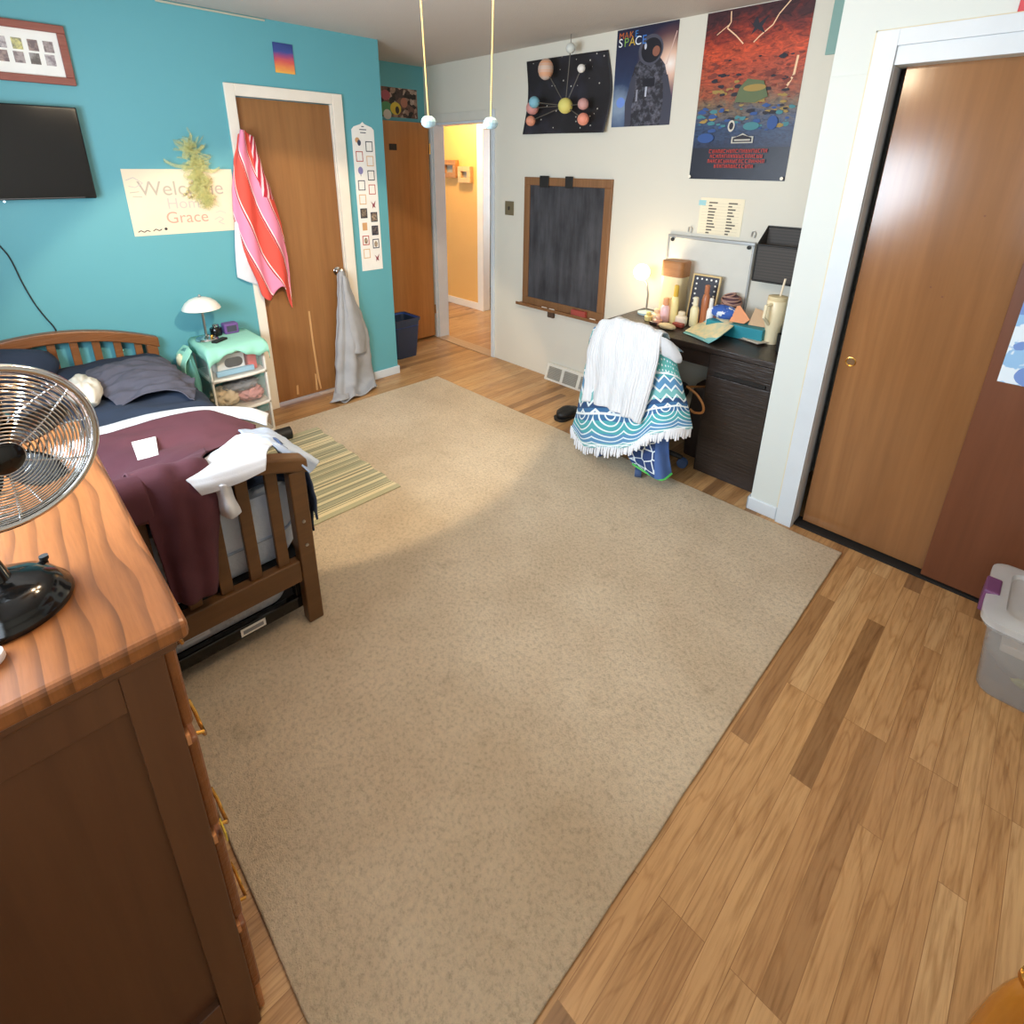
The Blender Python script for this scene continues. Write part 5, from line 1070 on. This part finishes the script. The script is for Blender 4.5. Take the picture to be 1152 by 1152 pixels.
cloth('overhang', rows, M_maroon, t, 30, 24, .008, 8, .005)
rows = [[(1.70,.17,.668), (1.71,.25,.676), (1.72,.35,.684), (1.70,.44,.69)], [(1.86,.17,.745), (1.87,.24,.75), (1.87,.33,.75), (1.85,.41,.745)], [(1.97,.17,.818), (1.98,.24,.818), (1.985,.31,.806), (1.96,.37,.788)], [(2.025,.17,.825), (2.03,.24,.825), (2.035,.31,.81), (2.02,.37,.795)], [(2.058,.18,.77), (2.072,.25,.77), (2.075,.31,.76), (2.06,.37,.745)], [(2.055,.19,.62), (2.075,.25,.62), (2.085,.30,.62), (2.06,.365,.62)], [(2.055,.195,.48), (2.078,.24,.48), (2.08,.30,.48), (2.055,.345,.48)], [(2.055,.20,.385), (2.075,.24,.375), (2.075,.29,.372), (2.055,.325,.365)]]
cloth('hanging_end', rows, M_maroon, t, 30, 50, .008, 9, .006, folds=lambda a, b: .007*math.sin(a*14)*b)
cq = [at(148,498,'z',.640), at(175,491.5,'z',.644), at(178.5,512,'z',.654), at(155,518,'z',.652)]
tag(obj('white_card', MB().hexa(cq + [p + Vector((0,0,.002)) for p in cq], M_paper)), 'blank white card lying on the maroon blanket', 'card')
# white pillowcase over the footboard
rows = [[at(266,490,'z',.655), at(280,488,'z',.66), at(296,492,'z',.655), at(308,500,'z',.645)],
        [at(236,513,'x',1.88), at(257,507,'x',1.90), at(281,504,'x',1.93), at(303,504,'x',1.96)],
        [at(207,533,'x',2.03), at(236,527,'x',2.05), at(268,519,'x',2.055), at(300,511,'x',2.045)],
        [at(216,546,'x',2.075), at(243,540,'x',2.085), at(271,532,'x',2.085), at(299,521,'x',2.07)],
        [at(227,557,'x',2.08), at(249,550,'x',2.085), at(273,541,'x',2.085), at(298,529,'x',2.075)]]
tag(cloth('white_pillowcase', rows, M_wcot, None, 36, 44, .004, 9, .007), 'crisp white pillowcase lying over the top of the footboard', 'pillowcase')
rows = [[at(242,546,'x',2.075), at(250,545,'x',2.095), at(259,545,'x',2.075)], [at(245,560,'x',2.06), at(254,560,'x',2.09), at(263,558,'x',2.06)], [at(247,572,'x',2.055), at(258,572,'x',2.095), at(269,570,'x',2.055)], [at(250,579,'x',2.055), at(261,583,'x',2.08), at(271,576,'x',2.055)]]
tag(cloth('white_sock', rows, M_wcot, None, 18, 20, .005, 12, .006), 'white sock hanging below the pillowcase on the footboard', 'sock')
rows = [[at(u, v, 'z', z) for u, v, z in r] for r in ([(268,486,.63),(274,490,.66),(281,495,.66)], [(300,483,.60),(300,490,.655),(302,498,.685)], [(325,497,.58),(320,503,.66),(317,510,.70)], [(344,509,.56),(339,515,.66),(336,520,.69)], [(358,521,.55),(354,527,.63),(349,532,.65)])]
tag(cloth('pale_shirt', rows, M_lblue, None, 24, 40, .009, 14, .006, seed=3.), 'pale blue-grey shirt hanging off the bed corner beside the footboard post', 'shirt')
rows = [[(1.62,.665,.62), (1.74,.67,.66), (1.87,.66,.67), (1.95,.66,.66)], [(1.64,.705,.57), (1.75,.71,.59), (1.88,.705,.60), (1.965,.685,.60)], [(1.66,.715,.48), (1.77,.72,.48), (1.89,.72,.48), (1.975,.70,.49)], [(1.70,.715,.41), (1.80,.72,.395), (1.90,.72,.39), (1.97,.70,.395)]]
tag(cloth('jeans', rows, M_denim, None, 30, 30, .008, 10, .008, seed=8.), 'folded dark blue jeans hanging over the bed side behind the footboard post', 'jeans')
# trundle
t = thing('trundle_bed', 'black metal trundle frame on the rug under the bed', 'trundle', (1.0, .14, 0))
ty0_, ty1_ = -.33, .622
mb = MB().box((1.955, ty0_, .060), (1.985, ty1_, .112), M_black).box((.15, ty0_, .060), (.18, ty1_, .112), M_black).box((.18, ty0_, .060), (1.955, ty0_+.025, .112), M_black).box((.18, ty1_-.025, .060), (1.955, ty1_, .112), M_black)
obj('rails', mb, t, bevel=.006)
obj('deck', MB().box((.18, ty0_+.025, .085), (1.955, ty1_-.025, .095), M_blackm), t)
for x in (.25, 1.85):
    for y in (ty0_+.012, ty1_-.012): obj('caster', MB().lathe([(.027,-.012),(.03,-.009),(.03,.009),(.027,.012)], (x, y, .0435), M_blackm, 14, (0,1,0)), t, smooth=True)
obj('bracket', MB().box((1.945, ty1_-.04, .112), (1.98, ty1_-.002, .17), M_black), t, bevel=.004)
a, b = at(273, 722, 'x', 1.986), at(300, 704, 'x', 1.986)
lb = sheet('label_plate', (1.9855, a.y, .070), (0,1,0), (0,0,1), b.y-a.y, .032, M_paper, [('rect', .008, .007, b.y-a.y-.016, .016, mat('label_grey', '8b8d90'))], t, .001, label='white framed label on the black rail')
M_quilt = mat('quilted_grey', lambda g: (g.mix(g.noise(g.obj, 20, 3), lin('b9bcc2'), lin('c9ccd2')), (((g.sep(g.obj)[1] + g.sep(g.obj)[2]) * 34.).fract() - .5).abs().max((((g.sep(g.obj)[1] - g.sep(g.obj)[2]) * 34.).fract() - .5).abs())), .9, bump=(.5, 1), dist=.01)
t = thing('trundle_mattress', 'grey quilted mattress lying on the trundle frame', 'mattress', (1.0, .14, .1))
obj('core', loft([rr(1.065, .135, .87, .43, .06, .097), rr(1.065, .135, .885, .437, .07, .115), rr(1.065, .135, .885, .437, .07, .235), rr(1.065, .135, .87, .43, .06, .252)], M_quilt), t, smooth=True)
a, b = at(206, 734, 'x', 1.937), at(228, 706, 'x', 1.937)
sheet('care_tag', (1.9505, .205, .125), (0,1,0), (0,0,1), .085, .055, M_wcot, [('line', [(.01, .012+.01*k), (.07, .012+.01*k)], .002, M_ink) for k in range(4)], t, .001, label='white care tag')
a = at(329, 485, 'z', .34); b = at(300, 492, 'z', .34)
tag(obj('exercise_roller', MB().tube([(1.0,.60,.345), (1.08,1.0,.345)], .001, M_blackm, 3)), 'x', 'x'); bpy.data.objects.remove(bpy.data.objects['exercise_roller'])
p0, p1 = Vector((a.x, a.y, .10)), None
q1 = at(327, 486, 'z', .057); d_ = (at(290, 497, 'z', .057) - q1).normalized()
t = thing('foam_roller', 'black cylinder lying on the rug beside the bed', 'roller', q1)
obj('tube', MB().tube([q1, q1 + d_*.45], .04, M_blackm, 20), t, smooth=True, ang=50)

# ------------------------------------------------------------------ dresser and fan
SX0, SX1, SY0, SY1, SZ = 2.075, 2.955, -.40, .10, 1.05
t = thing('dresser', 'brown oak chest of drawers in the near left corner', 'dresser', ((SX0+SX1)/2, -.15, 0))
obj('top', MB().box((SX0, SY0, SZ-.032), (SX1, SY1, SZ), M_dress), t, bevel=.009, segs=3)
px_ = SX1 - .026; fy = .066
obj('under_moulding', MB().box((SX0+.014, SY0+.01, SZ-.052), (SX1-.012, SY1-.016, SZ-.032), M_dresp), t, bevel=.006)
obj('carcass', MB().box((SX0+.03, SY0+.02, .09), (px_-.014, fy-.02, SZ-.05), M_dresp), t)
mb = MB()
for (y0, y1, z0, z1) in ((fy-.055, fy, .0, SZ-.05), (SY0+.02, SY0+.075, 0, SZ-.05), (SY0+.075, fy-.055, SZ-.125, SZ-.05), (SY0+.075, fy-.055, .07, .16)):
    mb.box((px_-.016, y0, z0), (px_, y1, z1), M_dresp)
obj('side_frame', mb, t, bevel=.002)
obj('far_side_frame', MB().box((SX0+.03, SY0+.02, 0), (SX0+.05, fy, SZ-.05), M_dresp), t, bevel=.003)
obj('face_frame', MB().box((SX0+.03, fy-.02, .07), (SX0+.07, fy, SZ-.05), M_dresp).box((px_-.05, fy-.02, .07), (px_-.0162, fy, SZ-.05), M_dresp), t)
M_rail = mat('light_oak_rail', wood('b97a4a', 'c98a58', 'x'), .4)
for z in (.30, .56, .80): obj('drawer_rail', MB().box((SX0+.075, fy+.0004, z), (px_-.002, fy+.006, z+.02), M_rail), t)
M_drw = mat('drawer_oak', wood('7d4822', '8d5429', 'x', 10, .06, 6.), .35)
for z0, z1 in ((.09, .295), (.325, .555), (.585, .795), (.825, SZ-.055)):
    d = obj('drawer', MB().box((SX0+.045, fy-.004, z0), (px_-.012, fy+.017, z1), M_drw), t, bevel=.007, segs=3)
    for x in (2.27, 2.77):
        zc = (z0+z1)/2
        h = MB().lathe([(.018,0),(.018,.003),(.01,.006)], (x-.04, fy+.017, zc), M_brass, 14, (0,1,0)).lathe([(.018,0),(.018,.003),(.01,.006)], (x+.04, fy+.017, zc), M_brass, 14, (0,1,0))
        h.tube([(x-.04, fy+.02, zc), (x-.042, fy+.036, zc-.006), (x-.03, fy+.04, zc-.028), (x, fy+.04, zc-.034), (x+.03, fy+.04, zc-.028), (x+.042, fy+.036, zc-.006), (x+.04, fy+.02, zc)], .0035, M_brass, 8)
        obj('pull', h, d, smooth=True, label='brass bail pull')
for x in (SX0+.08, px_-.076): obj('foot', MB().box((x, fy+.0006, .001), (x+.06, fy+.014, .085), M_rail), t, bevel=.004)
q = (px_-.02, fy+.0, .56)
tag(obj('yellow_ribbon', MB().box((px_-.028, fy+.0175, .553), (px_+.003, fy+.0195, .575), mat('yellow_ribbon', 'cfae3a', .7))), 'bit of yellow ribbon caught at a dresser drawer edge', 'ribbon')
q = at(2, 747, 'z', SZ)
tag(obj('white_cup_lid', MB().lathe([(.016,0),(.018,.003),(.017,.012),(.012,.015)], (q.x-.012, q.y-.012, SZ+.0005), mat('white_cap_plastic', 'e8e6ea', .3), 18), smooth=True), 'small white round disc on the dresser at the left picture edge', 'disc')
# fan
fo = Vector((2.757, -.079, SZ)); hc = at(-6, 508, 'x', 2.765); ax = Vector((.955, .22, -.03)).normalized()
t = thing('desk_fan', 'small black and chrome desk fan standing on the dresser', 'fan', fo)
obj('base', MB().lathe([(.077,0),(.0785,.004),(.077,.011),(.072,.016),(.070,.021),(.062,.033),(.045,.044),(.026,.050),(.02,.052)], fo + Vector((0,0,.0005)), M_black, 44), t, smooth=True, ang=60)
obj('oscillation_knob', MB().lathe([(.004,0),(.004,.008),(.006,.009),(.006,.015)], fo + Vector((-.038, .053, .026)), M_blackm, 12), t, smooth=True)
a_ = ax.orthogonal().normalized()
back = hc - ax*.055
obj('neck', MB().tube([fo + Vector((0,0,.045)), fo + Vector((-.015,-.01,.10)), Vector((back.x-.03, back.y-.03, 1.20)), Vector((back.x-.035, back.y-.012, hc.z-.03))], [.018,.014,.013,.018], M_black, 16), t, smooth=True)
obj('motor', MB().lathe([(.0,-.12),(.03,-.118),(.042,-.10),(.045,-.06),(.04,-.04),(.02,-.034)], hc, M_black, 28, ax), t, smooth=True)
R_ = .1135; e1 = Vector((0,0,1)).cross(ax).normalized(); e2 = ax.cross(e1)
cirp = lambda r, d, n=64: [hc + ax*d + (e1*math.cos(2*PI*k/n) + e2*math.sin(2*PI*k/n))*r for k in range(n)]
obj('guard_ring', MB().tube(cirp(R_, 0), .0058, M_chrome, 10, True).tube(cirp(R_-.001, -.010), .005, M_steel, 8, True), t, smooth=True)
dome = lambda r: .034*(1-(r/R_)**2.2)
mb = MB()
for k in range(19):
    r = .022 + (R_-.026)*k/18; mb.tube(cirp(r, dome(r)), .0011, M_chrome, 6, True)
for k in range(6):
    an = 2*PI*k/6 + .55; mb.tube([hc + ax*(dome(r)-.0015) + (e1*math.cos(an)+e2*math.sin(an))*r for r in [.015 + (R_-.015)*i/10 for i in range(11)]], .0014, M_chrome, 6)
obj('front_grille', mb, t, smooth=True)
mb = MB()
for k in range(9):
    r = .04 + (R_-.042)*k/8; mb.tube(cirp(r, -.03*(1-(r/R_)**2.5) - .008), .0011, M_chrome, 6, True)
for k in range(10):
    an = 2*PI*k/10; mb.tube([hc + ax*(-.03*(1-(r/R_)**2.5)-.009) + (e1*math.cos(an)+e2*math.sin(an))*r for r in [.035 + (R_-.035)*i/8 for i in range(9)]], .0013, M_chrome, 6)
obj('rear_grille', mb, t, smooth=True)
obj('badge', MB().lathe([(.021,.030),(.021,.036),(.014,.040),(0,.041)], hc, M_black, 24, ax), t, smooth=True)
obj('hub', MB().lathe([(.0,-.03),(.02,-.03),(.022,-.02),(.02,.01),(.012,.016),(0,.017)], hc, M_blackm, 20, ax), t, smooth=True)
M_bld = mat('blade_black', '15181a', .25)
for k in range(5):
    an = 2*PI*k/5 + .33; rows = []
    for i in range(7):
        r = .018 + (.092-.018)*i/6; hw = .26 + .30*math.sin(PI*min(1, .2+i/8)); row = []
        for j in range(5):
            th_ = an + (j/4-.5)*2*hw*(.075/ (r+.035)); row.append(hc + ax*((j/4-.5)*.026-.004) + (e1*math.cos(th_)+e2*math.sin(th_))*r)
        rows.append(row)
    cloth('blade', rows, M_bld, t, 10, 12, 0, 1, .0018)

# ------------------------------------------------------------------ right side: storage tote, lamp body at the corner
QX0, QX1, QY0, QY1, QZ = 3.80, 4.34, 2.06, 2.44, .315
t = thing('storage_tote', 'clear plastic storage tote with lid standing by the closet doors', 'storage tote', (4.07, 2.25, 0))
cx_, cy_ = (QX0+QX1)/2, (QY0+QY1)/2; hx, hy = (QX1-QX0)/2, (QY1-QY0)/2
M_tote = clear('clear_tote_plastic', 'b9b7b3', .34)
obj('bin_body', loft([rr(cx_, cy_, hx-.055, hy-.04, .04, .002), rr(cx_, cy_, hx-.045, hy-.03, .04, .02), rr(cx_, cy_, hx-.02, hy-.012, .045, QZ-.05), rr(cx_, cy_, hx-.004, hy-.004, .05, QZ-.048), rr(cx_, cy_, hx-.004, hy-.004, .05, QZ-.035)], M_tote, True, False), t, smooth=True, solid=.003)
M_lid = clear('cloudy_lid_plastic', 'cfcfcd', .62)
obj('lid', loft([rr(cx_, cy_, hx+.004, hy+.004, .052, QZ-.034), rr(cx_, cy_, hx+.004, hy+.004, .052, QZ-.01), rr(cx_, cy_, hx-.02, hy-.02, .045, QZ), rr(cx_, cy_, hx-.05, hy-.05, .04, QZ), rr(cx_, cy_, hx-.055, hy-.055, .04, QZ-.012)], M_lid, False, True), t, smooth=True)
obj('latch', MB().box((QX0-.012, cy_-.05, QZ-.085), (QX0+.03, cy_+.05, QZ+.004), mat('purple_latch', '6d3f66', .4)), t, bevel=.006, label='purple latch')
tag(obj('white_paper_stack', MB().box((cx_-.2, cy_-.13, .17), (cx_+.2, cy_+.1, .20), mat('tote_paper', 'd3cbbd', .8)), bevel=.003), 'white papers inside the clear storage tote', 'papers')
tag(lump('packed_fabric', (cx_-.04, cy_, .10), (.19, .13, .07), fab('grey_felt', '77726d', '8d8a80'), None, .1, 2., 2.), 'grey fabric packed in the bottom of the storage tote', 'fabric')
tag(lump('yellow_toy', (cx_-.05, QY0+.055, .09), (.10, .018, .022), mat('yellow_green_plastic', '9c9a4a', .5), None, .1, 2., 1.), 'yellow-green toy seen through the tote front', 'toy')
# amber lamp body with brass fitting, cut by the lower right picture corner
q = at(1166, 1108, 'z', .40); gx, gy = q.x, q.y
t = thing('amber_lamp', 'glossy amber wooden lamp body with brass collar at the lower right corner', 'lamp', (gx, gy, 0))
M_amb = mat('amber_lacquer', wood('9a5a18', 'b06f22', 'z', 10, .1), .12, coat=.6)
obj('body', MB().lathe([(.045,0),(.048,.006),(.047,.05),(.045,.14),(.042,.22),(.036,.29),(.028,.345),(.020,.378),(.016,.39)], (gx, gy, .001), M_amb, 36), t, smooth=True)
obj('collar', MB().lathe([(.019,.39),(.022,.394),(.021,.405),(.015,.41),(.012,.425)], (gx, gy, .001), M_brass, 24), t, smooth=True)
obj('socket', MB().lathe([(.011,.425),(.012,.43),(.012,.455),(.008,.46)], (gx, gy, .001), M_black, 20), t, smooth=True)
